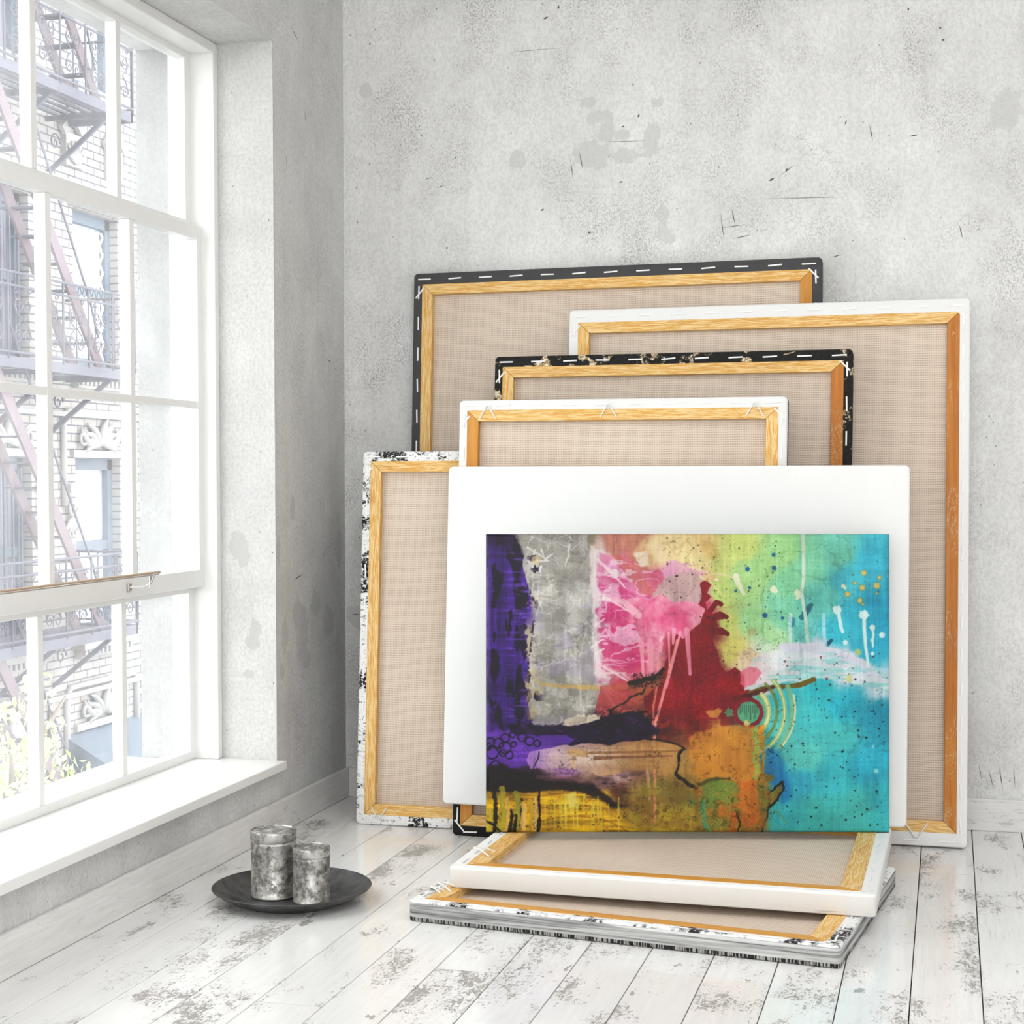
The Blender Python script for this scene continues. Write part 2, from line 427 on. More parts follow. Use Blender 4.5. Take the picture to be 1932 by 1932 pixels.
M['scratch'] = simple('plaster_scratch', srgb(96, 90, 84), .9)
def grid_wall(name, axis, const, a0, a1, b0, b1, m, step=.012, holes=(), flip=False, stains=(), grime_shade=(), thick=.1, scr=()):
    """a wall face as a fine grid with stain masks, closed behind by a slab"""
    na = max(2, int((a1-a0)/step)+1); nb = max(2, int((b1-b0)/step)+1)
    A = np.linspace(a0, a1, na); B = np.linspace(b0, b1, nb)
    for h in holes:   # snap grid lines to the hole
        for arr, e in ((A, h[0]), (A, h[1]), (B, h[2]), (B, h[3])):
            arr[np.argmin(abs(arr-e))] = e
    GA, GB = np.meshgrid(A, B, indexing='ij')
    co = np.zeros((na*nb, 3))
    if axis == 'x': co[:, 0] = const; co[:, 1] = GA.ravel(); co[:, 2] = GB.ravel()
    else: co[:, 1] = const; co[:, 0] = GA.ravel(); co[:, 2] = GB.ravel()
    i, j = np.meshgrid(np.arange(na-1), np.arange(nb-1), indexing='ij'); i = i.ravel(); j = j.ravel()
    keep = np.ones(len(i), bool)
    for h in holes:
        ca = (A[i]+A[i+1])/2; cb = (B[j]+B[j+1])/2
        keep &= ~((ca > h[0]) & (ca < h[1]) & (cb > h[2]) & (cb < h[3]))
    i = i[keep]; j = j[keep]
    F = np.stack([i*nb+j, (i+1)*nb+j, (i+1)*nb+j+1, i*nb+j+1], 1)
    if flip: F = F[:, ::-1]
    # solid slab behind, same outline, holes kept
    v = co.tolist(); f = F.tolist(); n0 = len(v)
    d = thick if (axis == 'y') else -thick
    def P(a, b, c): return (c, a, b) if axis == 'x' else (a, c, b)
    def ring(x0, x1, y0, y1):
        nonlocal v, f
        n = len(v)
        for c in (const, const+d):
            v += [P(x0, y0, c), P(x1, y0, c), P(x1, y1, c), P(x0, y1, c)]
        for k in range(4):
            f.append([n+k, n+(k+1) % 4, n+4+(k+1) % 4, n+4+k])
    ring(a0, a1, b0, b1)
    cells_a = sorted({a0, a1} | {h[k] for h in holes for k in (0, 1)}); cells_b = sorted({b0, b1} | {h[k] for h in holes for k in (2, 3)})
    for p in range(len(cells_a)-1):
        for q in range(len(cells_b)-1):
            ca = (cells_a[p]+cells_a[p+1])/2; cb = (cells_b[q]+cells_b[q+1])/2
            if any(h[0] < ca < h[1] and h[2] < cb < h[3] for h in holes): continue
            n = len(v)
            v += [P(cells_a[p], cells_b[q], const+d), P(cells_a[p+1], cells_b[q], const+d), P(cells_a[p+1], cells_b[q+1], const+d), P(cells_a[p], cells_b[q+1], const+d)]
            f.append([n, n+1, n+2, n+3])
    ns = 0; off = -.0004 if axis == 'y' else .0004
    for (p0, q0, p1, q1, w) in scr:              # scratches and chips in the plaster
        d_ = math.hypot(p1-p0, q1-q0); nx_, ny_ = -(q1-q0)/d_*w/2, (p1-p0)/d_*w/2; n = len(v)
        pm_, qm_ = (p0+p1)/2, (q0+q1)/2
        v += [P(p0, q0, const+off), P(pm_+nx_, qm_+ny_, const+off), P(p1, q1, const+off), P(pm_-nx_, qm_-ny_, const+off)]
        f.append([n, n+1, n+2, n+3]); ns += 1
    me = bpy.data.meshes.new(name); me.from_pydata(v, [], f); me.update()
    nv = len(me.vertices); aa = np.zeros(nv); gg = np.zeros(nv)
    a_ = GA.ravel(); b_ = GB.ravel(); s = np.zeros(na*nb); g = np.zeros(na*nb)
    for (ca, cb, ra, rb) in stains:
        q = np.sqrt(((a_-ca)/ra/1.12)**2+((b_-cb)/rb/1.12)**2); s = np.maximum(s, np.clip(1.5-q, 0, 1)*.82)
    for (ca, cb, ra, rb, k) in grime_shade:
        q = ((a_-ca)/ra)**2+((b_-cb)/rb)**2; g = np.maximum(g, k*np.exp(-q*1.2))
    aa[:na*nb] = s; gg[:na*nb] = g
    at = me.attributes.new('stain', 'FLOAT', 'POINT'); at.data.foreach_set('value', aa.astype(np.float32))
    at = me.attributes.new('grime_shade', 'FLOAT', 'POINT'); at.data.foreach_set('value', gg.astype(np.float32))
    me.materials.append(m)
    if ns: me.materials.append(M['scratch']); [setattr(p, 'material_index', 1) for p in me.polygons[len(f)-ns:]]
    o = bpy.data.objects.new(name, me); sc.collection.objects.link(o); return struct(o)

back_stains = [(-1.042, 2.1, .034, .017), (-1.005, 2.054, .043, .02), (-.986, 2.009, .03, .032), (-.934, 1.998, .025, .015),
    (-1.023, 1.943, .06, .042), (-.925, 1.937, .045, .024), (-.848, 1.981, .027, .05), (-.831, 2.086, .024, .017),
    (-1.251, 1.942, .03, .03), (-1.733, 2.176, .022, .024), (-.808, 1.70, .024, .03), (-.815, 1.765, .02, .03), (.138, 2.007, .045, .06), (-1.774, .563, .03, .04)]
back_grime_shade = [(-.42, 1.80, .2, .07, .30), (-.05, 2.16, .12, .08, .35), (.1, 1.80, .08, .12, .4), (-.30, 1.60, .12, .1, .4),
    (-1.15, 1.9, .18, .1, .18), (.18, 1.3, .1, .3, .22), (.15, .2, .3, .14, .42), (-1.78, .3, .1, .4, .3), (-.6, 1.74, .2, .06, .2), (-.6, 2.4, .4, .1, .2)]  # the entry beside the left corner is corner shade put into the colour
grid_wall('wall_back', 'y', YB, XL-.02, XR, 0, ZC, M['wall'], .014, stains=back_stains, grime_shade=back_grime_shade,
    scr=[(-1.066, 1.958, -1.054, 1.898, .003), (-1.093, 1.94, -1.083, 1.869, .0025), (-1.507, 1.869, -1.484, 1.876, .003), (-1.548, 1.896, -1.52, 1.903, .002), (-.228, 1.992, -.217, 1.94, .003),
     (-.615, 1.771, -.604, 1.723, .003), (-.647, 1.759, -.636, 1.681, .0025), (-.649, 1.715, -.569, 1.724, .002), (-.612, 1.683, -.554, 1.694, .0025), (-.509, 1.844, -.492, 1.852, .007), (-.46, 1.868, -.456, 1.878, .007), (-.478, 1.857, -.43, 1.89, .002),
     (-.29, 2.006, -.296, 1.991, .004), (-.56, 1.795, -.255, 1.789, .0016), (-1.01, 1.981, -.86, 1.977, .0016), (-1.30, 2.26, -1.1, 2.263, .0014), (.117, .175, .133, .116, .0025), (.146, .184, .158, .11, .0025), (.09, .19, .10, .14, .002), (.185, .18, .19, .12, .002),
     (-1.176, 2.349, -1.160, 2.357, .006), (-1.131, 2.375, -1.128, 2.388, .007), (-1.183, 1.787, -1.172, 1.793, .006), (-.945, 1.86, -.934, 1.863, .005), (-.89, 2.045, -.886, 2.057, .006), (-.94, 2.02, -.93, 2.024, .005), (-1.04, 1.72, -1.03, 1.715, .007), (-1.79, .568, -1.755, .570, .003),
     (-.04, 2.248, -.034, 2.242, .007), (-.032, 2.214, -.026, 2.208, .009), (-.126, 2.306, -.122, 2.299, .006), (-1.478, 1.691, -1.473, 1.686, .007), (-1.722, 2.318, -1.719, 2.311, .005), (-.12, 1.95, -.09, 1.954, .004), (-.33, 1.62, -.30, 1.628, .003), (.02, 1.7, .03, 1.66, .003)])
left_stains = [(4.40, .538, .045, .08), (4.36, .60, .03, .05), (4.606, .56, .045, .05), (4.50, .62, .04, .04), (4.267, .549, .025, .05),
    (4.691, .777, .024, .07), (4.226, .794, .014, .044), (4.247, .447, .02, .02), (4.332, .904, .02, .04), (4.43, .46, .03, .03)]
left_grime_shade = [(4.5, .55, .25, .22, .55), (4.7, .5, .12, .6, .45), (3.5, .1, .9, .06, .45), (4.45, 1.9, .1, .3, .25), (4.3, .3, .3, .12, .4), (2.6, .12, .9, .05, .4)]  # darkening at the corner end is soft shade painted into the wall
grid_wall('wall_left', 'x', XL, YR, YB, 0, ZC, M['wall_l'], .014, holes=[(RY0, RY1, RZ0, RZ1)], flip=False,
          stains=left_stains, grime_shade=left_grime_shade, thick=.05, scr=[(4.33, 2.27, 4.40, 2.235, .003), (4.44, 2.05, 4.445, 2.02, .004), (4.6, 1.35, 4.64, 1.34, .003), (4.3, 1.9, 4.304, 1.86, .003), (4.33, .70, 4.41, .715, .004), (4.55, .74, 4.6, .80, .002)])

def holed_wall(name, m, x0, x1, a0, a1, b0, b1, hole, axis='x'):
    mb = MB(); h = hole
    rects = [(a0, h[0], b0, b1), (h[1], a1, b0, b1), (h[0], h[1], b0, h[2]), (h[0], h[1], h[3], b1)]
    for (p0, p1, q0, q1) in rects:
        if p1-p0 < 1e-4 or q1-q0 < 1e-4: continue
        if axis == 'x': mb.box((x0, p0, q0), (x1, p1, q1))
        else: mb.box((p0, x0, q0), (p1, x1, q1))
    return struct(mb.build(name, m))
# thickness of the left wall with the reveals
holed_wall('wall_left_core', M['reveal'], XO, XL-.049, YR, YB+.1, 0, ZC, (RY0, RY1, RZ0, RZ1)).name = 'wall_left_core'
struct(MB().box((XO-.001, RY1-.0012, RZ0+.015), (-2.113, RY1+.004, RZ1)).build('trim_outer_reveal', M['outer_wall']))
# reveal linings (fine grids so that patches show)
rs = [(-1.919, .803, .03, .042), (-1.905, .77, .02, .03), (-1.871, .565, .018, .035), (-1.88, .53, .025, .02), (-1.891, .444, .018, .014)]
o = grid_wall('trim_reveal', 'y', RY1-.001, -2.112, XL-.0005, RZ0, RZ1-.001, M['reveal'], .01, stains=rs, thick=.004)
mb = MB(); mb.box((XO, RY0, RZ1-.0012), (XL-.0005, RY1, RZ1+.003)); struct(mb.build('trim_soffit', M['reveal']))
struct(MB().box((XR, YR, 0), (XR+.12, YB+.1, ZC)).build('wall_right', M['ceil']))
holed_wall('wall_rear', M['ceil'], YR-.12, YR, XL-.4, XR+.12, 0, ZC, (-1.4, 2.0, .45, 2.85), axis='y')  # unseen opening, added and sized for soft light from behind the camera
mb = MB()
for (x0, x1, y0, y1) in [(XO, -.4, YR-.12, YB+.1), (1.6, XR+.12, YR-.12, YB+.1), (-.4, 1.6, YR-.12, .3), (-.4, 1.6, 2.6, YB+.1)]:  # gap is an unseen skylight, added and sized for its fill light
    mb.box((x0, y0, ZC), (x1, y1, ZC+.12))
struct(mb.build('ceiling', M['ceil']))

# floor: boards as bevelled blocks over a dark bed
def make_floor():
    W = .1337; gap = .0022; x_ref = -.0600
    joints = {-9: [2.83], -7: [3.116], -2: [3.107], -12: [4.1, 2.2], -4: [4.35], 1: [3.45], 0: [2.3, 4.2]}
    V = []; F = []; pid = []
    rnd = random.Random(11)
    k0 = int(math.floor((XL-x_ref)/W)); k1 = int(math.ceil((XR-x_ref)/W))
    for k in range(k0, k1):
        xa = max(XL-.02, x_ref+k*W) + gap/2; xb = x_ref+(k+1)*W - gap/2
        js = sorted(joints.get(k, [rnd.uniform(.2, 1.9)]))
        ys = [YR-.12] + js + [YB+.1]
        for a, b in zip(ys[:-1], ys[1:]):
            a += .0006; b -= .0006; c = .0012; n = len(V); p = rnd.uniform(0, 60)
            ring0 = [(xa, a), (xb, a), (xb, b), (xa, b)]; ring1 = [(xa+c, a), (xb-c, a), (xb-c, b), (xa+c, b)]
            V += [(x, y, -.02) for x, y in ring0] + [(x, y, -.0012) for x, y in ring0] + [(x, y, 0) for x, y in ring1]
            for L in (0, 4):
                for q in range(4): F.append((n+L+q, n+L+(q+1) % 4, n+L+4+(q+1) % 4, n+L+4+q))
            F.append((n+8, n+9, n+10, n+11)); pid += [p]*12
    n = len(V); V += [(XL-.05, YR-.13, -.012), (XR+.02, YR-.13, -.012), (XR+.02, YB+.11, -.012), (XL-.05, YB+.11, -.012), (XL-.05, YR-.13, -.1), (XR+.02, YR-.13, -.1), (XR+.02, YB+.11, -.1), (XL-.05, YB+.11, -.1)]
    nf = len(F)
    F += [(n, n+1, n+2, n+3), (n+4, n+7, n+6, n+5), (n, n+4, n+5, n+1), (n+1, n+5, n+6, n+2), (n+2, n+6, n+7, n+3), (n+3, n+7, n+4, n)]
    pid += [0]*8
    for (q0, q1) in (((XL-.05, YB+.1), (XR+.02, YB+.12)), ((XL-.05, YR-.14), (XR+.02, YR-.12))):   # close the ends of the gaps
        n = len(V); V += [(q0[0], q0[1], -.1), (q1[0], q0[1], -.1), (q1[0], q1[1], -.1), (q0[0], q1[1], -.1), (q0[0], q0[1], -.0005), (q1[0], q0[1], -.0005), (q1[0], q1[1], -.0005), (q0[0], q1[1], -.0005)]
        F += [(n+a_, n+b_, n+c_, n+d_) for a_, b_, c_, d_ in ((0,3,2,1),(4,5,6,7),(0,1,5,4),(1,2,6,5),(2,3,7,6),(3,0,4,7))]; pid += [0]*8
    me = bpy.data.meshes.new('floor'); me.from_pydata(V, [], F); me.update()
    at = me.attributes.new('pid', 'FLOAT', 'POINT'); at.data.foreach_set('value', np.array(pid, np.float32))
    me.materials.append(M['floor']); me.materials.append(M['gap'])
    for q in range(nf, len(F)): me.polygons[q].material_index = 1
    o = bpy.data.objects.new('floor', me); sc.collection.objects.link(o); struct(o)
make_floor()

# baseboards
def baseboard(name, p, q, axis):
    t, h = .013, .091
    mb = MB()
    if axis == 'y': mb.box((p[0], p[1], 0), (q[0], p[1]-t, h))
    else: mb.box((p[0], p[1], 0), (p[0]+t, q[1], h))
    return struct(mb.build(name, M['baseboard'], bevel=.003))
baseboard('baseboard_back', (XL+.013, YB), (XR, YB), 'y')
baseboard('baseboard_left', (XL, YR), (XL, YB), 'x')
baseboard('baseboard_right', (XR-.013, YR), (XR, YB-.013), 'x')

# ------------------------------------------------------------------ window
win = struct(empty('window_1', (-2.0, 3.14, RZ0)))
def wpart(mb, name, m=M['frame'], parent=win, bevel=.002):
    o = mb.build(name, m, None, bevel=bevel); o.parent = parent; o.matrix_parent_inverse = parent.matrix_world.inverted(); return o
bpy.context.view_layer.update()
CY0, CY1, CZ0, CZ1 = RY0+.030, 4.180, .203, 2.165
# casing: thin face and jamb box the sashes slide in
mb = MB()
mb.box((-2.112, CY1, CZ0), (-1.973, RY1-.0012, RZ1-.0013)); mb.box((-2.112, RY0, CZ0), (-1.973, CY0, RZ1-.0013)); mb.box((-2.112, CY0, CZ1), (-1.973, CY1, RZ1-.0013))
wpart(mb, 'casing', bevel=.003)
wpart(MB().box((-1.778, RY0-.01, RZ0), (-2.15, RY1-.0015, CZ0)), 'sill', bevel=.0025)
wpart(MB().box((-2.15, RY0, RZ0), (-2.27, RY1-.0055, RZ0+.015)), 'outer_sill', bevel=.002)
edges = [4.147, 3.789, 3.765, 3.389, 3.365, 2.989, 2.965, 2.589, 2.565, 2.195]  # pane right/left limits
cols = [(edges[i+1], edges[i]) for i in range(0, 10, 2)]
def sash(name, xf, z0, z1, gz0, gz1, hbar=None):
    """front face xf (towards the room), depth .032; glass z range gz0..gz1"""
    xb = xf-.032; mb = MB()
    yl, yr = 2.157, 4.187
    mb.box((xb, edges[0], z0), (xf, yr, z1)); mb.box((xb, yl, z0), (xf, edges[-1], z1))
    mb.box((xb, edges[-1], gz1), (xf, edges[0], z1)); mb.box((xb, edges[-1], z0), (xf, edges[0], gz0))
    for i in range(1, 9, 2): mb.box((xb+.001, edges[i+1], gz0), (xf-.001, edges[i], gz1))
    rows = [(gz0, gz1)]
    if hbar:
        mb.box((xb+.002, edges[-1], hbar[0]), (xf-.0015, edges[0], hbar[1])); rows = [(gz0, hbar[0]), (hbar[1], gz1)]
    s = wpart(mb, name, bevel=.0015)
    for (c0, c1) in cols:
        for (r0, r1) in rows:
            p = wpart(MB().box((xb+.012, c0-.001, r0-.001), (xb+.015, c1+.001, r1+.001)), 'glass_pane', M['glass'], s, bevel=0)
    return s
sash('upper_sash', -2.043, 1.66, 2.166, 1.706, 2.148)
ms = sash('middle_sash', -2.010, .690, 1.686, .738, 1.650, (1.185, 1.205))
sash('lower_sash', -2.043, .203, .72, .227, .672)

# curtain rod on its brackets, resting against the middle sash
rod = empty('curtain_rod', (-1.95, 3.784, .752)); tag(rod, 'thin wooden curtain rod with a metal tip on the middle window rail', 'curtain rod')
bpy.context.view_layer.update()
def rp(mb, name, m, **k):
    o = mb.build(name, m, None, **k); o.parent = rod; o.matrix_parent_inverse = rod.matrix_world.inverted(); return o
rp(MB().tube([(-1.95, 2.3, .752), (-1.95, 3.768, .752)], .0042, 12), 'rod', M['rodwood'], sharp=40)
rp(MB().tube([(-1.95, 3.766, .752), (-1.95, 3.788, .752)], .005, 12), 'metal_tip', M['chrome'], sharp=40)
rp(MB().tube([(-1.943, 2.3, .7485), (-1.943, 3.772, .7485)], .0022, 8), 'wire', M['chrome'], sharp=40)
for yb in (3.735, 2.45):
    br = empty('rod_bracket', (-2.010, yb, .717)); tag(br, 'small bent metal bracket holding the curtain rod, ' + ('near its metal tip' if yb > 3 else 'at its far end towards the viewer'), 'bracket', 'curtain rod brackets')
    bpy.context.view_layer.update()
    def bp(mb, name, m, **k):
        o = mb.build(name, m, None, **k); o.parent = br; o.matrix_parent_inverse = br.matrix_world.inverted(); return o
    bp(MB().box((-2.010, yb-.006, .706), (-2.003, yb+.010, .726)), 'mounting_plate', M['chrome'], bevel=.0015)
    bp(MB().tube([(-2.004, yb, .716), (-1.985, yb+.004, .718), (-1.966, yb+.012, .718), (-1.956, yb+.018, .727), (-1.950, yb+.028, .7465)], .0028, 8), 'arm', M['chrome'], sharp=60)
    bp(MB().box((-1.958, yb+.014, .716), (-1.956, yb+.036, .746)), 'clip_plate', M['frame'], bevel=.0006)

# ------------------------------------------------------------------ canvases
def canvas_mat(BL, TL, roll_deg):
    """frame whose x runs right, y up along the board, z towards the viewer; origin at the bottom-left of the visible face"""
    BL = Vector(BL); TL = Vector(TL)
    r = math.radians(roll_deg); u = Vector((math.cos(r), 0, math.sin(r)))
    v = (TL-BL); v -= u*u.dot(v); v.normalize(); w = u.cross(v)
    m = Matrix((u, v, w)).transposed().to_4x4(); m.translation = BL; return m

def rrect(x0, y0, x1, y1, r, n=5):
    P = []
    for (cx, cy_, a) in ((x1-r, y0+r, -90), (x1-r, y1-r, 0), (x0+r, y1-r, 90), (x0+r, y0+r, 180)):
        for k in range(n+1):
            t = math.radians(a+90*k/n); P.append((cx+r*math.cos(t), cy_+r*math.sin(t)))
    return P

def wrap_mesh(W, H, T, mx, my, r=.012, e=.004):
    """fabric folded round the stretcher: ring on the visible face, sides, painted face behind"""
    mb = MB(); n = 5
    O = [(inset, z) for inset, z in ((e, 0), (e*.3, -e*.3), (0, -e), (0, -T+e), (e*.3, -T+e*.3), (e, -T))]
    rings = []
    for inset, z in O:
        rings.append([(x, y, z) for x, y in rrect(inset, inset, W-inset, H-inset, max(.002, r-inset), n)])
    # inner edge of the visible fold: one point per outer point, rectangle corners (duplicated) for clean quads
    N = len(rings[0]); inner = []
    per = n+1
    cs = [(W-mx, my), (W-mx, H-my), (mx, H-my), (mx, my)]
    for c in range(4):
        for k in range(per): inner.append((cs[c][0], cs[c][1], 0))
    V = inner + [(x, y, z) for R in rings for (x, y, z) in R]
    F = []
    for i in range(N):
        j = (i+1) % N
        if inner[i] == inner[j]: F.append((i, N+i, N+j))
        else: F.append((i, N+i, N+j, j))
    # inner wall down a little
    base = len(V); V += [(c[0], c[1], 0) for c in cs] + [(c[0], c[1], -T+.003) for c in cs]
    for k in range(4): F.append((base+k, base+(k+1) % 4, base+4+(k+1) % 4, base+4+k))
    for L in range(len(rings)-1):
        for i in range(N):
            j = (i+1) % N; a = N+L*N
            F.append((a+i, a+N+i, a+N+j, a+j))
    a = N+(len(rings)-1)*N; F.append(tuple(a+i for i in range(N))[::-1])
    mb.add(V, F, True); return mb

def make_canvas(label, mat, W, H, T=.04, mx=.027, my=.031, bw=.033, bh=.031, wrap='white_cloth', mats=('wood_x', 'wood_x', 'wood_y', 'wood_y'),
                cords=(), sides=('t', 'b', 'l', 'r'), seed=0, depth=.017, group='stretched canvases turned to the wall', sm='staple', sp=.0925, pad=.008):
    rnd = random.Random(seed)
    root = empty('stretched_canvas', mat=mat); tag(root, label, 'canvas', group)
    w = wrap_mesh(W, H, T, mx, my).build('canvas_wrap', M[wrap], root, sharp=50)
    ix0, ix1, iy0, iy1 = mx+bw, W-mx-bw, my+bh, H-my-bh
    g = .0004
    def barm(q):
        (a, b, c, d) = q
        mb = MB(); z1 = .0012; z0 = -depth-.004
        mb.add([(*p, z0) for p in q]+[(*p, z1) for p in q], [(3, 2, 1, 0), (4, 5, 6, 7), (0, 1, 5, 4), (1, 2, 6, 5), (2, 3, 7, 6), (3, 0, 4, 7)])
        return mb
    top = [(ix0+g, iy1), (ix1-g, iy1), (W-mx-g, H-my), (mx+g, H-my)]
    bot = [(mx+g, my), (W-mx-g, my), (ix1-g, iy0), (ix0+g, iy0)]
    lef = [(mx, my+g), (ix0, iy0+g), (ix0, iy1-g), (mx, H-my-g)]
    rig = [(ix1, iy0+g), (W-mx, my+g), (W-mx, H-my-g), (ix1, iy1-g)]
    for q, k in zip((top, bot, lef, rig), mats): barm(q).build('stretcher_bar', M[k], root, bevel=.0012)
    # slightly slack linen
    nx, ny = max(6, int(W/.05)), max(6, int(H/.05)); V = []; F = []
    for i in range(nx+1):
        for j in range(ny+1):
            x = ix0-.004+(ix1-ix0+.008)*i/nx; y = iy0-.004+(iy1-iy0+.008)*j/ny
            V.append((x, y, -depth-.001+.0012*math.sin(9*x+seed)*math.sin(7*y+1)))
    for i in range(nx):
        for j in range(ny): F.append((i*(ny+1)+j, (i+1)*(ny+1)+j, (i+1)*(ny+1)+j+1, i*(ny+1)+j+1))
    MB().add(V, F, True).build('linen', M['linen'], root)
    # staples
    first = None
    def staple(x, y, ang, L=.040):
        nonlocal first
        if first is None:
            mb = MB(); mb.box((-L/2, -.0022, 0), (L/2, .0022, .0016))
            first = mb.build('staple', M[sm], root, bevel=.0006, seg=1); o = first
        else:
            o = first.copy(); sc.collection.objects.link(o)
        o.location = (x, y, .0003+rnd.uniform(0, .0003)); o.rotation_euler = (0, 0, math.radians(ang))
    tx, ty = mx*.62, my*.55
    def run(a, b, fn):
        n = max(1, round((b-a)/sp))
        for k in range(n+1): fn(a+(b-a)*k/n)
    if 't' in sides:
        run(.034, W-.036, lambda s: staple(s, H-ty, rnd.uniform(-1, 4)))
        if 'l' in sides: staple(tx+.003, H-.060, 50); 
        if 'r' in sides: staple(W-tx-.006, H-.046, -46)
    if 'b' in sides:
        run(.052, W-.052, lambda s: staple(s, ty*.72, rnd.uniform(-3, 3)))
        staple(.020, .028, -48); staple(W-.022, .030, 40)
    if 'l' in sides: run(.058, H-.058, lambda s: staple(tx, s, 90+rnd.uniform(-3, 3)))
    if 'r' in sides: run(.058, H-.056, lambda s: staple(W-tx, s, 90+rnd.uniform(-5, 5)))
    for (cx, cy_, ang, wd, ln, up) in cords:
        # V of cord: apex on the folded margin, legs on the bar, arching off the board
        c, s_ = math.cos(math.radians(ang)), math.sin(math.radians(ang)); P = []
        for k in range(13):
            t = -1+k/6; lx = t*wd/2; ly = -abs(t)**1.15*ln; lz = .002+up*(1-t*t)
            if abs(t) < .2: ly = -.02*ln
            P.append((cx+lx*c-ly*s_, cy_+lx*s_+ly*c, lz))
        MB().tube(P, .0019, 7).build('hanging_cord', M['cord'], root, sharp=60)
    return root

mA = canvas_mat((-1.5527, 4.57, 0.001), (-1.5648, 4.70, 1.6068), .43)
make_canvas('largest canvas at the back with charcoal folded edge, turned to the wall', mA, 1.212, 1.612, wrap='grey_cloth', mats=('wood_x', 'wood_x', 'wood_y', 'orange_y'), my=.034, seed=1)
mB = canvas_mat((-1.0588, 4.475, 0.001), (-1.0658, 4.62, 1.4779), .27)
make_canvas('tall white-edged canvas at the right with scarred orange stile, turned to the wall', mB, 1.117, 1.483, wrap='white_cloth', mats=('wood_x', 'wood_x', 'wood_y', 'rust_y'), my=.037, seed=2,
            cords=[(.985, .022, 180, .060, .040, .003)])
mC = canvas_mat((-1.2658, 4.40, 0.001), (-1.2692, 4.55, 1.344), .14)
make_canvas('black-edged canvas with cream and gold splashes, between the large white and small white ones', mC, 1.013, 1.350, wrap='blackgold_cloth', mats=('wood_x', 'wood_x', 'wood_y', 'rust_y'), mx=.024, my=.031, seed=3)
mF = canvas_mat((-1.6334, 4.365, 0.001), (-1.6427, 4.45, 1.069), .25)
make_canvas('white canvas edge splattered black, leftmost of the canvases beside the corner', mF, .42, 1.071, T=.034, wrap="marble_cloth", mx=.024, my=.028, seed=4,
            cords=[(.070, .018, 180, .046, .032, .003)])
mD = canvas_mat((-1.3225, 4.295, 0.001), (-1.3235, 4.375, 1.2084), .04)
make_canvas('small white-edged canvas with black lower edge, behind the blank board', mD, .908, 1.211, wrap='half_cloth', mats=('wood_x', 'wood_x', 'orange_y', 'wood_y'), mx=.023, my=.028, seed=5,
            cords=[(.083, 1.211-.016, 0, .046, .036, .003), (.425, 1.211-.016, 0, .046, .036, .003), (.822, 1.211-.016, 0, .046, .036, .003)])

def flat_mat(x, y, z, deg):
    return Matrix.Translation((x, y, z)) @ Matrix.Rotation(math.radians(deg), 4, 'Z')
make_canvas('lower of the two canvases lying flat, with grey brushed sides', flat_mat(-1.162, 3.437, .0475, -7.0), .968, .727, T=.047, wrap='brushed_cloth', mats=('orange_x', 'orange_x', 'wood_y', 'wood_y'),
            seed=6, mx=.030, my=.024, bw=.042, group='canvases lying flat in a stack', cords=[(.018, .115, 90, .040, .045, .014), (.016, .085, 90, .022, .03, .010)])
make_canvas('upper of the two canvases lying flat, with plain white scuffed sides', flat_mat(-1.105, 3.560, .0990, -.7), .965, .716, T=.0495, wrap='whiteside_cloth', mats=('orange_x', 'orange_x', 'wood_y', 'wood_y'),
            seed=7, mx=.034, my=.024, bw=.045, group='canvases lying flat in a stack', cords=[(.020, .135, 90, .050, .045, .014)])

# blank primed board facing the room
mE = canvas_mat((-1.3313, 4.232, .1011), (-1.3331, 4.30, 1.0234), .11)
rootE = empty('blank_canvas', mat=mE); tag(rootE, 'blank white primed canvas facing the room behind the colourful painting', 'canvas')
def board(W, H, T, r=.013, e=.006, n=6):
    mb = MB(); prof = []
    for k in range(5):
        t = PI/2*k/4; prof.append((e*(1-math.sin(t)), -e*(1-math.cos(t))))
    prof = [(e*(1-math.cos(PI/2*k/4)), -e*(1-math.sin(PI/2*k/4))) for k in range(4, -1, -1)]
    prof = prof + [(0, -T+.004), (.004, -T)]
    rings = [[(x, y, z) for x, y in rrect(i, i, W-i, H-i, max(.003, r-i), n)] for i, z in prof]
    N = len(rings[0]); V = [p for R in rings for p in R]; F = [tuple(range(N))]
    for L in range(len(rings)-1):
        for i in range(N):
            j = (i+1) % N; F.append((L*N+i, L*N+N+i, L*N+N+j, L*N+j))
    F.append(tuple((len(rings)-1)*N+i for i in range(N))[::-1])
    mb.add(V, F, True); return mb
def f_wovenwhite(m):
    n = m.noise(m.co((420, 12, 420)), 1, 3); n2 = m.noise(m.co((12, 420, 420)), 1, 3)
    k = m.math('MULTIPLY', m.math('ADD', n, n2), .06)
    m.col(m.mix(k, (.80, .80, .795), (.45, .45, .45)))
M['primed'] = fabric('primed_white_canvas', f_wovenwhite)
board(1.237, .926, .038).build('primed_face', M['primed'], rootE, sharp=50)
mb = MB(); W_, H_ = 1.237, .926
mb.box((.004, .004, -.0385), (W_-.004, .04, -.041)); mb.box((.004, H_-.04, -.0385), (W_-.004, H_-.004, -.041)); mb.box((.004, .04, -.0385), (.04, H_-.04, -.041)); mb.box((W_-.04, .04, -.0385), (W_-.004, H_-.04, -.041))
mb.build('stretcher_frame', M['wood_x'], rootE)

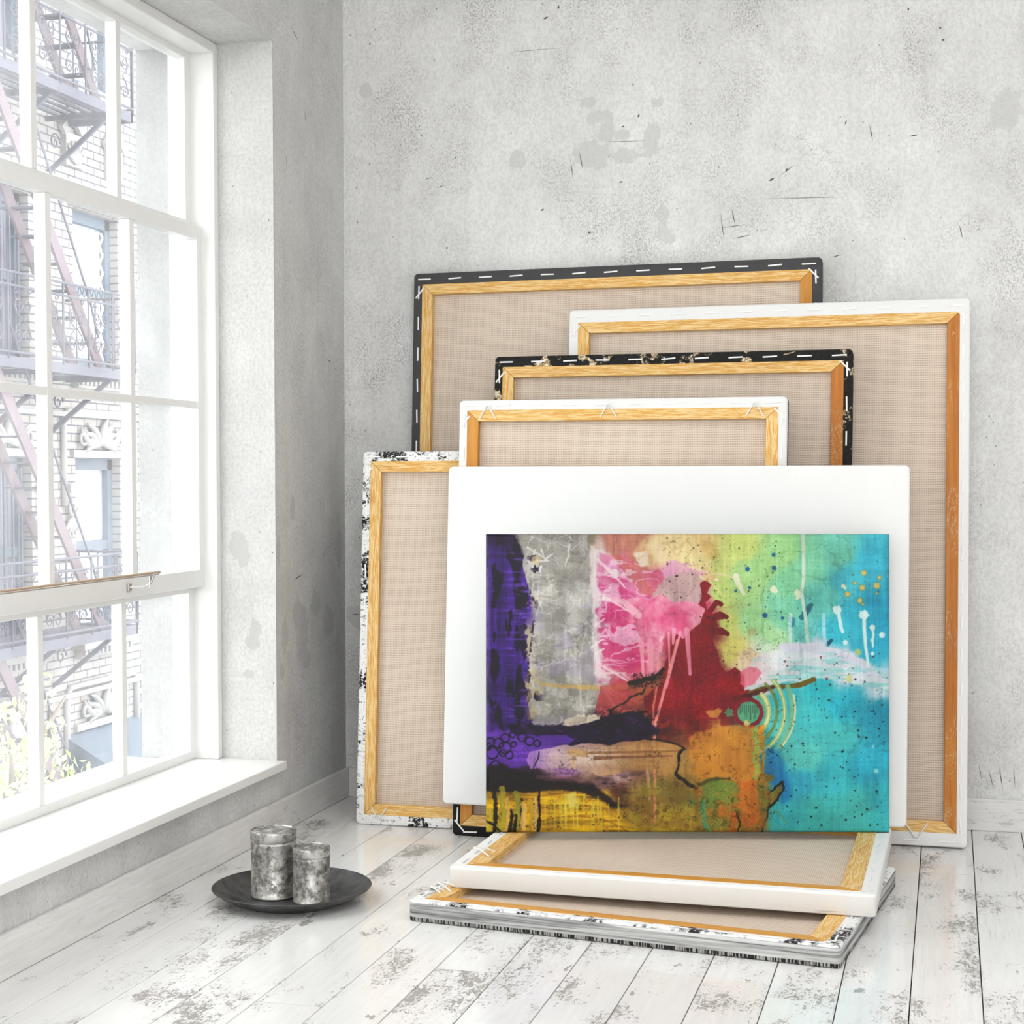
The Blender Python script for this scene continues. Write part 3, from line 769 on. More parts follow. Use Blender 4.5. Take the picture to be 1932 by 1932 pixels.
# ------------------------------------------------------------------ the colourful abstract painting
def paint():
    S = .9; nx, ny = int(760*S), int(562*S)
    X, Y = np.meshgrid(np.linspace(0, 760, nx), np.linspace(0, 562, ny), indexing='xy')
    R = np.random.RandomState
    def vn(cx, cy_, seed):
        r = R(seed); gx = int(760/cx)+3; gy = int(562/cy_)+3; G = r.rand(gy, gx)
        fx = X/cx; fy = Y/cy_; ix = fx.astype(int); iy = fy.astype(int); tx = fx-ix; ty = fy-iy
        tx = tx*tx*(3-2*tx); ty = ty*ty*(3-2*ty)
        return (G[iy, ix]*(1-tx)+G[iy, ix+1]*tx)*(1-ty)+(G[iy+1, ix]*(1-tx)+G[iy+1, ix+1]*tx)*ty
    cache = {}
    def fbm(cx, cy_, seed, o=4, g=.55):
        key = (cx, cy_, seed, o)
        if key not in cache:
            if len(cache) > 60: cache.clear()
            cache[key] = fbm_(cx, cy_, seed, o, g)
        return cache[key]
    def fbm_(cx, cy_, seed, o=4, g=.55):
        a = 1; t = 0; s = 0
        for k in range(o):
            t = t+a*vn(max(cx/2**k, 1.2), max(cy_/2**k, 1.2), seed*17+k); s += a; a *= g
        return t/s
    def sm(a, b, x):
        t = np.clip((x-a)/(b-a), 0, 1); return t*t*(3-2*t)
    img = np.zeros((ny, nx, 3))
    P = [(0,0,30,18,60),(20,80,55,25,115),(30,200,70,35,140),(20,320,66,34,140),(55,60,60,30,120),(60,150,85,50,160),(62,260,80,45,150),(60,340,50,25,100),
      (80,20,120,115,105),(130,15,140,140,130),(190,10,150,142,120),(110,70,165,163,155),(160,60,150,148,142),(110,140,172,168,166),(170,140,165,162,158),(120,220,190,187,178),(170,230,178,174,168),(120,300,180,180,165),(180,300,160,160,150),(90,200,180,172,150),(85,300,190,178,150),
      (215,30,205,180,170),(222,100,215,200,205),(215,160,200,190,195),(205,220,200,185,190),(212,280,195,160,165),
      (240,15,180,120,105),(290,12,205,140,115),(250,60,220,110,140),(300,50,195,125,95),(260,90,225,120,160),(320,80,210,100,130),(240,140,215,80,135),(260,200,212,85,135),(225,240,215,110,140),(280,230,205,60,100),(240,300,205,90,100),(270,330,190,95,80),
      (350,20,235,205,150),(320,40,240,215,180),(390,15,240,205,140),(380,50,235,215,150),(340,75,222,160,185),(350,110,200,158,150),(380,110,192,150,160),(410,80,225,190,140),
      (300,150,232,130,160),(350,150,228,115,150),(400,140,215,80,120),(300,230,225,150,160),
      (370,220,140,16,32),(420,180,135,18,32),(420,250,128,14,28),(350,290,140,22,34),(400,320,125,18,30),(450,300,138,25,40),(330,330,150,40,40),(480,330,120,25,35),
      (300,370,120,55,35),(350,370,140,50,35),(400,380,150,60,38),(280,340,135,70,50),
      (430,60,205,215,130),(440,110,190,215,125),(480,30,200,215,125),(490,90,170,215,140),(450,170,205,212,120),(470,220,215,205,115),(520,60,165,214,140),(500,160,160,215,150),(540,190,170,220,160),
      (560,30,160,215,145),(570,90,135,208,160),(600,60,130,205,165),(560,150,130,208,170),(620,120,110,200,185),(600,180,110,200,190),(660,40,120,205,180),(680,90,80,190,205),(720,60,70,185,210),(740,150,45,170,200),(690,160,60,182,205),(650,190,60,185,205),(720,220,50,175,205),
      (500,240,225,200,165),(530,215,195,222,190),(560,240,215,225,222),(620,220,212,214,228),(680,245,215,216,230),(740,290,190,215,225),(520,265,222,215,215),(600,255,190,222,218),
      (560,300,60,185,195),(620,290,50,185,195),(680,320,45,175,195),(740,340,40,160,185),(600,350,75,195,200),(660,380,80,195,195),(560,370,90,195,190),(720,430,50,175,200),(600,420,95,198,190),(650,460,65,188,200),(560,520,60,180,185),(620,530,75,195,190),(700,520,80,195,190),(750,500,60,180,190),(520,540,55,175,180),(590,470,60,180,205),
      (500,320,110,180,150),(490,350,95,165,130),(520,400,60,160,160),
      (410,400,205,140,60),(440,380,205,145,70),(480,400,210,150,60),(420,440,206,138,45),(470,440,205,135,40),(490,470,196,118,35),(400,360,130,45,35),
      (430,480,120,140,60),(400,500,110,120,55),(460,480,150,150,60),(480,520,200,105,28),(420,540,140,110,45),(460,550,180,105,30),(500,550,150,100,30),(360,480,130,110,45),(370,530,175,150,45),
      (320,480,140,125,60),(300,520,150,120,45),(340,550,190,165,40),(290,460,150,110,90),
      (90,390,100,52,160),(40,400,105,60,160),(150,390,95,50,155),(30,430,90,50,140),(200,380,45,18,70),(260,370,50,22,60),(300,390,75,40,35),
      (120,420,185,150,175),(180,425,215,185,180),(150,440,160,115,165),(230,430,205,165,140),(280,425,190,145,100),(330,430,190,145,85),(360,420,175,140,75),(250,455,200,165,165),(360,390,130,75,45),
      (40,455,28,14,30),(90,465,40,22,35),(160,468,110,80,80),(220,470,120,90,90),(60,475,20,12,16),
      (20,520,190,170,40),(60,520,120,100,20),(110,500,205,165,25),(160,495,230,195,25),(210,500,215,175,25),(120,545,225,190,20),(180,535,230,195,20),(240,530,190,145,30),(30,555,200,180,20),(270,550,160,130,35),(250,490,95,60,40)]
    P = np.array(P, float)
    wx = X+26*(fbm(60, 60, 1)-.5)+10*(fbm(16, 16, 2)-.5); wy = Y+26*(fbm(60, 60, 3)-.5)+10*(fbm(16, 16, 4)-.5)
    num = 0; den = 0
    for (px, py, r, g, b) in P:
        w = 1/(((wx-px)**2+(wy-py)**2)+60)**2.4
        num = num+w[..., None]*np.array([r, g, b]); den = den+w
    img[:] = num/den[..., None]
    def blend(m, c, a=1.0):
        m = (m*a)[..., None]; img[:] = img*(1-m)+np.array(c, float)*m
    def mul(m, k): img[:] = img*(1-m[..., None]*(1-k))
    def seg(x0, y0, x1, y1, xx=None, yy=None):
        xx = X if xx is None else xx; yy = Y if yy is None else yy
        dx, dy = x1-x0, y1-y0; t = np.clip(((xx-x0)*dx+(yy-y0)*dy)/(dx*dx+dy*dy+1e-9), 0, 1)
        return np.hypot(xx-x0-t*dx, yy-y0-t*dy), t
    def line(pts, w0, w1=None, soft=1.2, jit=0, seed=5):
        w1 = w0 if w1 is None else w1; n = len(pts)-1; M0 = np.zeros_like(X)
        pad = max(w0, w1)+jit+soft+2; xs_ = [p[0] for p in pts]; ys_ = [p[1] for p in pts]
        a0, a1 = int(np.clip((min(xs_)-pad)*S, 0, nx-1)), int(np.clip((max(xs_)+pad)*S+2, 1, nx)); b0, b1 = int(np.clip((min(ys_)-pad)*S, 0, ny-1)), int(np.clip((max(ys_)+pad)*S+2, 1, ny))
        xx, yy = X[b0:b1, a0:a1], Y[b0:b1, a0:a1]; m = M0[b0:b1, a0:a1]
        if jit: xx = xx+jit*(fbm(14, 14, 500+seed % 3)[b0:b1, a0:a1]-.5)*2; yy = yy+jit*(fbm(14, 14, 503+seed % 3)[b0:b1, a0:a1]-.5)*2
        for i in range(n):
            d, t = seg(*pts[i], *pts[i+1], xx, yy); w = w0+(w1-w0)*((i+t)/n)
            if jit >= 3: w = w*(.25+1.5*fbm(9, 9, 520+seed % 3)[b0:b1, a0:a1])
            np.maximum(m, 1-sm(w-soft/2, w+soft/2, d), out=m)
        return M0
    def poly(pts, jit=3, seed=9, soft=2, cell=18):
        pad = jit*2+soft+8; xs_ = [p[0] for p in pts]; ys_ = [p[1] for p in pts]
        a0, a1 = int(np.clip((min(xs_)-pad)*S, 0, nx-1)), int(np.clip((max(xs_)+pad)*S+2, 1, nx)); b0, b1 = int(np.clip((min(ys_)-pad)*S, 0, ny-1)), int(np.clip((max(ys_)+pad)*S+2, 1, ny)); sl = (slice(b0, b1), slice(a0, a1))
        xx = X[sl]+jit*2*(fbm(cell, cell, 600+seed % 4)[sl]-.5); yy = Y[sl]+jit*2*(fbm(cell, cell, 610+seed % 4)[sl]-.5)
        ins = np.zeros(xx.shape, bool); D = np.full(xx.shape, 1e9); n = len(pts)
        for i in range(n):
            (x0, y0), (x1, y1) = pts[i], pts[(i+1) % n]
            D = np.minimum(D, seg(x0, y0, x1, y1, xx, yy)[0])
            if y0 != y1:
                c = ((y0 > yy) != (y1 > yy)) & (xx < (x1-x0)*(yy-y0)/(y1-y0)+x0); ins ^= c
        sd = np.full(X.shape, 1e3); sd[sl] = np.where(ins, -D, D); return 1-sm(-soft, soft, sd), sd
    def dots(n, box, rmin, rmax, c, seed, a=1, pw=3, jag=.13):
        r = R(seed)
        for k in range(n):
            cx = r.uniform(box[0], box[2]); cy_ = r.uniform(box[1], box[3]); q = rmin+(rmax-rmin)*r.rand()**pw
            x0, x1 = int(max(0, (cx-q*2-2)*S)), int(min(nx, (cx+q*2+3)*S)); y0, y1 = int(max(0, (cy_-q*2-2)*S)), int(min(ny, (cy_+q*2+3)*S))
            if x1 <= x0 or y1 <= y0: continue
            xs = X[y0:y1, x0:x1]-cx; ys = Y[y0:y1, x0:x1]-cy_; th = np.arctan2(ys, xs)
            rr = q*(1+jag*(np.sin(th*3+k)+.6*np.sin(th*7+k*2))*(q > 1.6))
            m = (1-sm(rr-.7, rr+.7, np.hypot(xs, ys)))[..., None]*a
            img[y0:y1, x0:x1] = img[y0:y1, x0:x1]*(1-m)+np.array(c, float)*m
    def disc(cx, cy_, q, c, a=1, jag=.15, soft=1.2):
        jag = jag*.6
        d = np.hypot(X-cx, Y-cy_); th = np.arctan2(Y-cy_, X-cx); rr = q*(1+jag*np.sin(th*5+cx)+jag*.9*np.sin(th*8+cy_)+jag*.6*np.sin(th*13+cx)); blend(1-sm(rr-soft, rr+soft, d), c, a)
    # general brush grain
    img *= (1+.10*(fbm(90, 5, 21)-.5))[..., None]; img *= (1+.10*(fbm(5, 90, 22)-.5))[..., None]; img *= (1+.07*(vn(2.2, 2.2, 23)-.5))[..., None]
    # purple column
    pm, sd = poly([(0,0),(52,0),(70,40),(78,100),(88,120),(70,170),(76,210),(66,260),(80,300),(74,350),(100,362),(0,372)], 9, 31, 2.5, 12)
    pur = np.array([62, 27, 112.]); tex = fbm(60, 6, 33)*.6+fbm(6, 80, 34)*.7
    img[:] = img*(1-pm[..., None])+(pur*(.35+1.15*tex[..., None]))*pm[..., None]
    dk = pm*sm(.60, .66, fbm(15, 42, 36, 5)+.13*np.exp(-((X-62)/16.)**2)+.12*np.exp(-((X-20)/12.)**2)-.005); blend(dk, (22, 10, 40), .88)
    blend(pm*sm(.56, .72, fbm(40, 6, 37))*sm(20, 60, X), (128, 92, 200), .6); blend(pm*np.exp(-((X-3)/5.)**2), (120, 112, 150), .6)  # pale strip at the left edge is a painted bevel highlight
    blend(pm*(1-sm(0, 45, Y))*sm(5, 20, X+20), (24, 14, 40), .7)
    # collage paper with torn folds
    cm, sd = poly([(58,0),(190,0),(196,60),(200,130),(206,190),(204,240),(212,300),(200,350),(170,362),(92,372),(80,330),(78,280),(84,200),(96,140),(72,80),(70,30)], 4, 41, 1.5, 20)
    gr = np.array([166, 164, 156.]); t1 = fbm(30, 30, 42); t2 = vn(1.8, 1.8, 43)
    tint = gr+(t1[..., None]-.5)*np.array([46, 44, 34.])+(t2[..., None]-.5)*22
    warm = sm(180, 320, Y)*.5; tint = tint*(1-warm[..., None]*.35)+np.array([214, 212, 196.])*warm[..., None]*.35
    img[:] = img*(1-.9*cm[..., None])+tint*.9*cm[..., None]
    r = R(5)
    for k in range(22):
        x0 = r.uniform(75, 200); y0 = r.uniform(5, 340); L = r.uniform(12, 60); v = r.rand() < .6
        a = r.normal(PI/2 if v else 0, .28); x1 = x0+L*math.cos(a); y1 = y0+L*math.sin(a)
        blend(line([(x0, y0), ((x0+x1)/2+r.uniform(-5, 5), (y0+y1)/2+r.uniform(-5, 5)), (x1, y1)], r.uniform(.8, 2.2), .5, 1.6, 2, 60+k)*cm, (214, 208, 206), r.uniform(.35, .8))
    for (a, b) in [((78,25),(108,44)),((104,30),(112,48)),((112,48),(126,36)),((82,52),(118,50)),((102,60),(98,120)),((98,120),(132,126)),((104,112),(126,116)),((142,170),(160,185)),((190,178),(176,230)),((176,230),(180,340)),((150,170),(148,260)),((158,20),(150,60)),((92,30),(84,60))]:
        blend(line([a, b], 2.2, 1.0, 2, 2, 71)*cm, (222, 216, 214), .85)
    blend(cm*sm(.54, .60, fbm(40, 60, 44)), (206, 204, 200), .5); blend(cm*sm(.56, .62, fbm(46, 30, 45)), (126, 124, 118), .45); blend(cm*sm(.58, .7, fbm(50, 50, 46)), (172, 160, 190), .45)
    ridge = np.abs(fbm(34, 44, 47, 3)-.5); blend(cm*(1-sm(.004, .016, ridge)), (226, 222, 220), .6); ridge = np.abs(fbm(50, 24, 48, 3)-.46); blend(cm*(1-sm(.003, .012, ridge)), (216, 212, 210), .5)
    for k in range(5):
        q = [(130,150,34,50),(182,60,26,40),(188,262,22,50),(150,90,30,30),(188,170,20,40)][k]
        m_, _ = poly([(q[0]-q[2]*.8, q[1]-q[3]*.7), (q[0]+q[2]*.6, q[1]-q[3]*.8), (q[0]+q[2]*.7, q[1]+q[3]*.6), (q[0]-q[2]*.4, q[1]+q[3]*.8)], 5, 80+k, 5, 14)
        blend(m_*cm, (132, 130, 124), .38)
    blend(line([(92, 272), (78, 300), (86, 200)], 2, 2, 3, 4, 90)*cm, (214, 190, 140), .6)
    blend(line([(108, 284), (160, 287), (210, 290), (272, 288)], 3.5, 4, 4, 3, 91), (214, 176, 100), .75)
    edge = np.exp(-(sd/2.2)**2)*sm(40, 120, Y)*(X < 100); blend(edge*sm(.50, .60, fbm(14, 14, 38)), (30, 18, 44), .85)
    bl = np.exp(-((X-84-8*np.sin(Y/40.))/13.)**2)*(Y > 40)*(Y < 350); blend(bl*sm(.60, .66, fbm(16, 22, 39, 5)), (28, 14, 46), .9); blend(bl*sm(.58, .68, fbm(20, 26, 40)), (206, 186, 140), .7)
    # pale strip right of the collage
    pm2, _ = poly([(196,20),(222,30),(214,90),(210,150),(206,200),(214,250),(232,272),(208,268),(200,200),(200,120)], 5, 95, 3, 14); blend(pm2, (226, 214, 214), .8)
    # pink petals
    for pts, c, a in [([(212,35),(236,45),(268,70),(300,105),(318,128),(300,136),(262,110),(226,84),(210,80)], (222,128,168), .8),
                      ([(212,92),(244,96),(284,112),(276,126),(240,122),(212,110)], (214,92,146), .85),
                      ([(208,140),(246,132),(270,144),(268,156),(232,160),(212,168)], (208,76,132), .9),
                      ([(212,176),(240,166),(280,176),(292,230),(280,262),(236,250),(214,214)], (212,74,128), .85),
                      ([(222,60),(240,52),(268,72),(240,84)], (232,160,196), .8),
                      ([(232,40),(250,40),(292,78),(320,112),(300,120),(262,74)], (190,110,92), .6)]:
        m_, _ = poly(pts, 6, int(pts[0][0]), 1.6, 16); blend(m_, c, a)
    ridge = np.abs(fbm(44, 26, 49, 3)-.5); zone = sm(204, 214, X)*(1-sm(300, 340, X))*sm(30, 60, Y)*(1-sm(280, 310, Y)); blend(zone*(1-sm(.008, .03, ridge)), (240, 190, 212), .7); blend(zone*sm(.56, .64, fbm(40, 22, 50)), (198, 52, 112), .5); blend(zone*sm(.60, .66, fbm(30, 18, 51)), (240, 206, 220), .6)
    for k in range(9):
        x0 = r.uniform(206, 232); y0 = r.uniform(60, 300); L = r.uniform(18, 60); a = r.normal(.1, .35)
        blend(line([(x0, y0), (x0+L*math.cos(a), y0+L*math.sin(a))], r.uniform(2, 5), .6, 2, 3, 110+k), (238, 190, 208) if k % 3 else (240, 222, 222), .5)
    disc(243, 74, 8, (240, 214, 218), .95, .1)
    for a, b in [((214,122),(258,128)),((222,118),(270,146)),((206,172),(222,160)),((200,212),(220,198)),((206,226),(222,216)),((210,48),(262,100)),((222,250),(278,284)),((208,262),(262,262))]:
        blend(line([a, b], 2.6, 1.4, 1.5, 2, 130), (240, 212, 216), .8)
    # cream and mauve
    m_, _ = poly([(296,8),(330,0),(404,0),(420,30),(430,60),(400,72),(352,60),(312,66),(276,40)], 6, 141, 6, 22); blend(m_, (240,214,160), .55)
    m_, _ = poly([(276,36),(300,30),(306,58),(290,62)], 5, 142, 2); blend(m_, (244,224,200), .85)
    m_, _ = poly([(332,62),(352,50),(384,58),(410,70),(412,84),(372,84),(340,84)], 7, 143, 2, 10); blend(m_, (226,160,190), .8)
    m_, _ = poly([(322,98),(350,76),(392,72),(416,84),(424,112),(410,128),(372,134),(336,130),(308,122)], 6, 144, 1.5, 14); blend(m_, (190,160,158), .85)
    m_, _ = poly([(400,8),(430,14),(440,46),(420,50),(404,34)], 6, 145, 6); blend(m_, (200,160,90), .5)
    # dark red mass with fingers
    rm, sd = poly([(352,196),(366,182),(392,184),(396,150),(406,118),(404,92),(416,84),(424,96),(416,112),(424,118),(414,128),(416,142),(430,130),(440,126),(442,133),(430,138),(424,150),(432,156),(448,148),(454,156),(440,160),(424,166),(418,178),(430,182),(446,180),(456,186),(450,190),(430,188),(424,196),(434,220),(440,246),(450,262),(470,250),(484,268),(492,290),(500,306),(476,330),(450,346),(420,352),(372,370),(320,362),(300,330),(296,300),(330,280),(338,240)], 2.5, 151, 1.2, 16)
    red = np.array([142, 16, 32.])*(.82+.36*fbm(20, 40, 152))[..., None]; fade = (1-sm(320, 372, Y))*rm
    img[:] = img*(1-fade[..., None])+red*fade[..., None]
    for (a, b, c) in [((424,142),(434,128),(442,132)),((424,158),(440,150),(452,156)),((424,182),(442,180),(454,188))]:
        blend(line([a, b, c], 5, 4.5, 1.2), (128, 16, 30), 1)
    blend(rm*sm(.60, .75, vn(3, 3, 153))*(Y > 200), (196, 40, 60), .3)
    # bright pink splash with drips
    pk, _ = poly([(272,140),(262,124),(292,120),(306,126),(330,112),(352,126),(392,126),(412,140),(404,168),(382,184),(372,196),(352,184),(340,176),(330,206),(314,214),(300,210),(288,188),(280,164)], 4, 161, 1.4, 16)
    pc = np.array([228, 112, 148.])+(fbm(30, 40, 162, 5)[..., None]-.45)*np.array([60, 190, 130.])
    img[:] = img*(1-.95*pk[..., None])+pc*.95*pk[..., None]
    blend(line([(238,122),(262,130),(286,152)], 4, 8, 2, 2, 163), (240, 176, 190), .9)
    for (x0, y0, x1, y1, w) in [(292,200,296,268,4.5),(308,200,312,278,6),(330,205,322,262,3.5),(354,180,352,206,4),(378,180,384,264,5),(344,186,345,250,2.2),(366,184,340,290,2.2)]:
        blend(line([(x0, y0), (x1, y1)], w, w*.55, 1.3), (236, 148, 170), .9)
    blend(line([(360,200),(344,262),(318,360),(316,400)], 2.4, 3, 1.5, 1, 165), (240, 158, 150), .85)
    blend(line([(330,236),(314,330),(317,400),(318,545)], 2, 2.6, 1.6, 1, 166), (232, 150, 120), .75)
    blend(line([(294,398),(306,460),(308,500)], 3.5, 2, 2, 1, 167), (226, 176, 150), .6)
    # orange-red underpaint left of the red mass, charred edge
    m_, _ = poly([(214,286),(262,276),(300,272),(332,262),(300,300),(280,318),(262,330),(240,346),(206,350),(208,316)], 6, 171, 2, 14); blend(m_, (208, 92, 88), .7)
    m_, _ = poly([(262,280),(300,272),(336,254),(330,282),(306,300),(284,318)], 6, 172, 3, 12); blend(m_, (176, 104, 60), .8)
    for pts, w in [([(272,280),(292,276),(306,272),(326,262),(336,256)], 5), ([(232,348),(236,330),(262,318),(272,306),(292,300),(300,284),(322,270)], 2), ([(212,350),(236,352),(262,340),(300,334)], 4)]:
        blend(line(pts, w, w*.7, 2.5, 5, 173), (34, 24, 22), .88)
    dots(160, (276,262,336,290), .6, 2.4, (40, 28, 26), 174, .7)
    cz = np.exp(-((X-305)/34.)**2-((Y-275+.35*(X-305))/9.)**2); blend(cz*sm(.48, .56, fbm(8, 8, 175)), (40, 32, 30), .85)
    # violet-black band under the collage
    bm, sd = poly([(70,352),(110,362),(150,356),(196,346),(240,340),(290,336),(318,360),(330,372),(304,386),(276,396),(232,402),(150,404),(120,392),(60,384),(40,360)], 7, 181, 3, 14)
    bc = np.array([34, 12, 58.])*(.5+1.0*fbm(18, 14, 182))[..., None]; img[:] = img*(1-.93*bm[..., None])+bc*.93*bm[..., None]
    blend(bm*sm(.6, .75, fbm(14, 12, 183)), (110, 50, 120), .45)
    m_, _ = poly([(150,348),(172,340),(214,340),(214,350),(196,354),(170,360),(142,360)], 4, 184, 1.5, 10); blend(m_, (226, 214, 190), .9)
    dots(120, (210,332,330,392), .6, 2.6, (20, 10, 20), 185, .7)
    cz = np.exp(-((X-270)/75.)**2-((Y-358-.1*(X-270))/26.)**2); blend(cz*sm(.50, .55, fbm(14, 12, 186, 5)), (16, 8, 18), .92)
    # purple band
    m_, _ = poly([(0,372),(60,378),(150,378),(168,388),(150,402),(120,410),(90,430),(60,440),(0,436)], 4, 191, 2, 20)
    pc = np.array([104, 58, 168.])*(.72+.5*fbm(70, 4, 192))[..., None]; img[:] = img*(1-.9*m_[..., None])+pc*.9*m_[..., None]
    for (cx, cy_, q) in [(8,392,8),(24,394,9),(36,384,8),(36,402,11),(52,396,5),(12,412,11),(32,412,6),(18,436,9),(68,382,8),(82,390,8),(96,394,6),(44,416,7),(50,378,5),(4,400,6),(30,440,5)]:
        d = abs(np.hypot(X-cx, Y-cy_)-q); m_ = 1-sm(.7, 2.2, d+1.6*(fbm(8, 8, int(cx))-.5)); blend(m_, (26, 12, 44), .85)
    # pale tongue
    tm, sd = poly([(84,408),(110,404),(150,398),(190,394),(232,398),(262,390),(300,386),(340,392),(372,404),(360,412),(366,430),(340,440),(262,448),(220,456),(180,444),(140,440),(84,442),(78,424)], 4, 201, 1.6, 18)
    tl = sm(80, 300, X)[..., None]; tc = np.array([206, 178, 200.])*(1-tl)+np.array([196, 150, 92.])*tl
    tc = tc*(.78+.42*fbm(60, 9, 202, 5))[..., None]; img[:] = img*(1-.85*tm[..., None])+tc*.85*tm[..., None]
    blend(tm*np.exp(-((X-190)/60.)**2-((Y-420)/16.)**2), (238, 214, 196), .8)
    blend(tm*(1-sm(84, 130, X)), (128, 84, 176), .6)
    m_, _ = poly([(150,410),(166,404),(186,406),(196,412),(190,420),(160,418)], 2, 203, 1.5); blend(m_, (206, 164, 110), .85)
    blend(line([(165,414),(165,440)], 4, 3, 1.2), (214, 176, 136), .9); blend(line([(196,412),(300,410),(370,408)], 2.5, 2, 1.5, 1, 204), (150, 104, 64), .7)
    blend(line([(206,422),(240,420),(350,418)], 4, 1.5, 1.5, 1, 205), (150, 100, 66), .85)
    blend(line([(100,410),(98,422),(90,438),(86,452)], 1.6, .8, 1.2, 2, 206), (30, 16, 36), .9)
    e = np.exp(-((sd-1.5)/1.6)**2)*(Y < 412)*(X > 300); blend(e, (22, 12, 10), .9)
    blend(line([(372,404),(362,416),(364,434),(356,452),(372,464),(396,478)], 2, 3, 2, 5, 207), (20, 14, 10), .9)
    # dark bed above the yellow field
    m_, _ = poly([(0,438),(30,434),(60,446),(100,458),(150,462),(200,470),(240,500),(262,516),(230,514),(190,494),(150,484),(100,484),(60,492),(0,486)], 6, 211, 4, 16); blend(m_, (26, 14, 18), .88)
    blend(line([(100,456),(160,462),(230,472),(300,474)], 6, 2, 5, 4, 212), (128, 88, 104), .5)
    blend(np.exp(-((Y-470)/18.)**2)*(X < 300)*sm(.50, .58, fbm(40, 10, 213, 5)), (30, 16, 24), .7)
    # yellow field
    ym, _ = poly([(0,484),(60,486),(120,482),(170,486),(214,498),(246,522),(268,545),(300,562),(0,562)], 5, 221, 3, 16)
    yc = np.array([232, 190, 18.])*(.42+.95*fbm(60, 5, 222, 5))[..., None]; yc[..., 1] *= .94
    img[:] = img*(1-.86*ym[..., None])+yc*.86*ym[..., None]
    for k in range(7):
        rad = 70+k*22; d = abs(np.hypot((X-165)*.55, (Y-600))-rad*.98); blend(ym*(1-sm(.4, 1.8, d+2*(fbm(30, 8, 230+k)-.5)))*(X > 75), (128, 76, 12), .55)
    for (x, w, c, y0) in [(16,5,(24,16,10),488),(30,8,(170,160,40),480),(40,5,(210,170,90),500),(46,4,(20,12,8),520),(58,7,(150,150,50),490),(66,3,(20,12,8),500),(70,6,(220,180,100),505),(84,5,(200,160,40),500),(92,3,(206,170,110),495),(99,3.5,(20,12,8),485),(8,5,(190,170,50),520),(54,3,(24,14,8),530)]:
        blend(line([(x, y0), (x+2, 530), (x-1, 562)], w*.7, w, 2.5, 3, 240+int(x)), c, .88)
    for k in range(34):
        x = r.uniform(110, 250); y0 = 486+r.uniform(0, 20)+abs(x-170)*.12; blend(line([(x, y0), (x+1, y0+r.uniform(20, 60))], .9, .7, 1.2), (214, 206, 90), .7)
    m_, _ = poly([(150,490),(168,484),(172,512),(156,516)], 3, 250, 2); blend(m_, (220, 206, 110), .8)
    blend(line([(0,540),(12,548),(28,562)], 2.4, 2.4, 2, 3, 251), (20, 14, 8), .9)
    dots(50, (90,500,270,560), .6, 2, (60, 36, 10), 252, .8)
    # olive veil with bubbles
    for (cx, cy_) in [(258,516),(262,530),(284,514),(300,540),(322,524),(340,545),(350,500),(342,514),(336,520),(370,520),(372,540),(384,512),(392,536),(378,550),(286,498),(360,470)]:
        d = abs(np.hypot(X-cx, Y-cy_)-3); blend(1-sm(.5, 1.6, d), (90, 70, 30), .7)
    # green-yellow ground splatter
    dots(330, (400,8,560,250), .5, 1.9, (40, 44, 40), 261, .75, 5); dots(130, (330,4,440,120), .5, 2.0, (50, 36, 30), 262, .75, 4); dots(120, (540,20,740,240), .5, 1.8, (60, 100, 100), 263, .7, 4)
    for (cx, cy_, q) in [(541,39,3.5),(542,64,4.5),(492,66,4.5),(496,101,3),(470,107,2.6),(525,153,5),(558,158,3),(526,137,1.6),(604,150,2.5),(546,109,1.8)]: disc(cx, cy_, q, (22, 100, 150), .95, .2)
    blend(line([(595,156),(606,142),(613,132)], 6, 4, 1.5, 3, 264), (30, 110, 130), .8); blend(line([(576,162),(576,170)], 6, 5, 2), (30, 130, 180), .7)
    blend(line([(643,208),(650,200)], 4, 3, 1.5, 2), (24, 90, 120), .9)
    for (cx, cy_, q) in [(711,73,4.5),(740,82,3.2),(735,97,5.5),(708,101,5),(680,113,4.6),(703,125,4.5),(694,92,2.6),(735,112,1.8),(709,132,2)]:
        disc(cx, cy_, q+1.2, (120, 150, 90), .8, .2); disc(cx, cy_, q, (220, 200, 120), .95, .2)
    for pts, w in [([(470,80),(476,96),(484,112)], 6), ([(540,104),(546,108)], 6), ([(586,110),(590,116),(586,120)], 6), ([(672,98),(676,102)], 4), ([(432,86),(436,88)], 2.5)]: blend(line(pts, w, w*.5, 1.5, 2, 270), (236, 236, 200), .9)
    blend(line([(380,60),(410,70),(450,78),(470,82)], 2, 1, 2, 2, 271), (240, 220, 180), .6); blend(line([(404,80),(424,92),(450,118)], 3, 1.5, 2, 2, 272), (232, 216, 150), .7)
    # long white drip and the sweep
    blend(line([(597,0),(598,80),(594,110),(600,150),(604,190),(606,215)], 3.6, 3, 1.5, 1, 281), (205, 228, 208), .88)
    blend(line([(573,152),(572,170),(573,212)], 3.6, 2.6, 1.4), (196, 226, 220), .8); blend(line([(635,152),(636,190),(640,215)], 3.4, 3.4, 1.4), (176, 216, 228), .7)
    sw, sd = poly([(486,262),(500,238),(520,224),(552,218),(588,204),(626,210),(660,214),(690,226),(720,240),(748,262),(760,276),(760,306),(740,292),(700,284),(650,274),(620,270),(590,276),(540,282),(504,292),(486,296)], 4, 291, 1.6, 14)
    sc_ = np.array([218, 224, 230.])*(.93+.14*fbm(70, 7, 292))[..., None]; img[:] = img*(1-.72*sw[..., None])+sc_*.72*sw[..., None]; blend(sw*sm(.50, .60, fbm(60, 9, 293)), (120, 206, 204), .6)
    blend(line([(560,214),(610,214),(660,226),(704,242),(730,262)], 9, 7, 3, 2, 293), (216, 212, 230), .85)
    blend(sw*sm(.56, .7, fbm(50, 8, 294)), (150, 220, 216), .55); blend(sw*(1-sm(500, 560, X)), (226, 190, 190), .5)
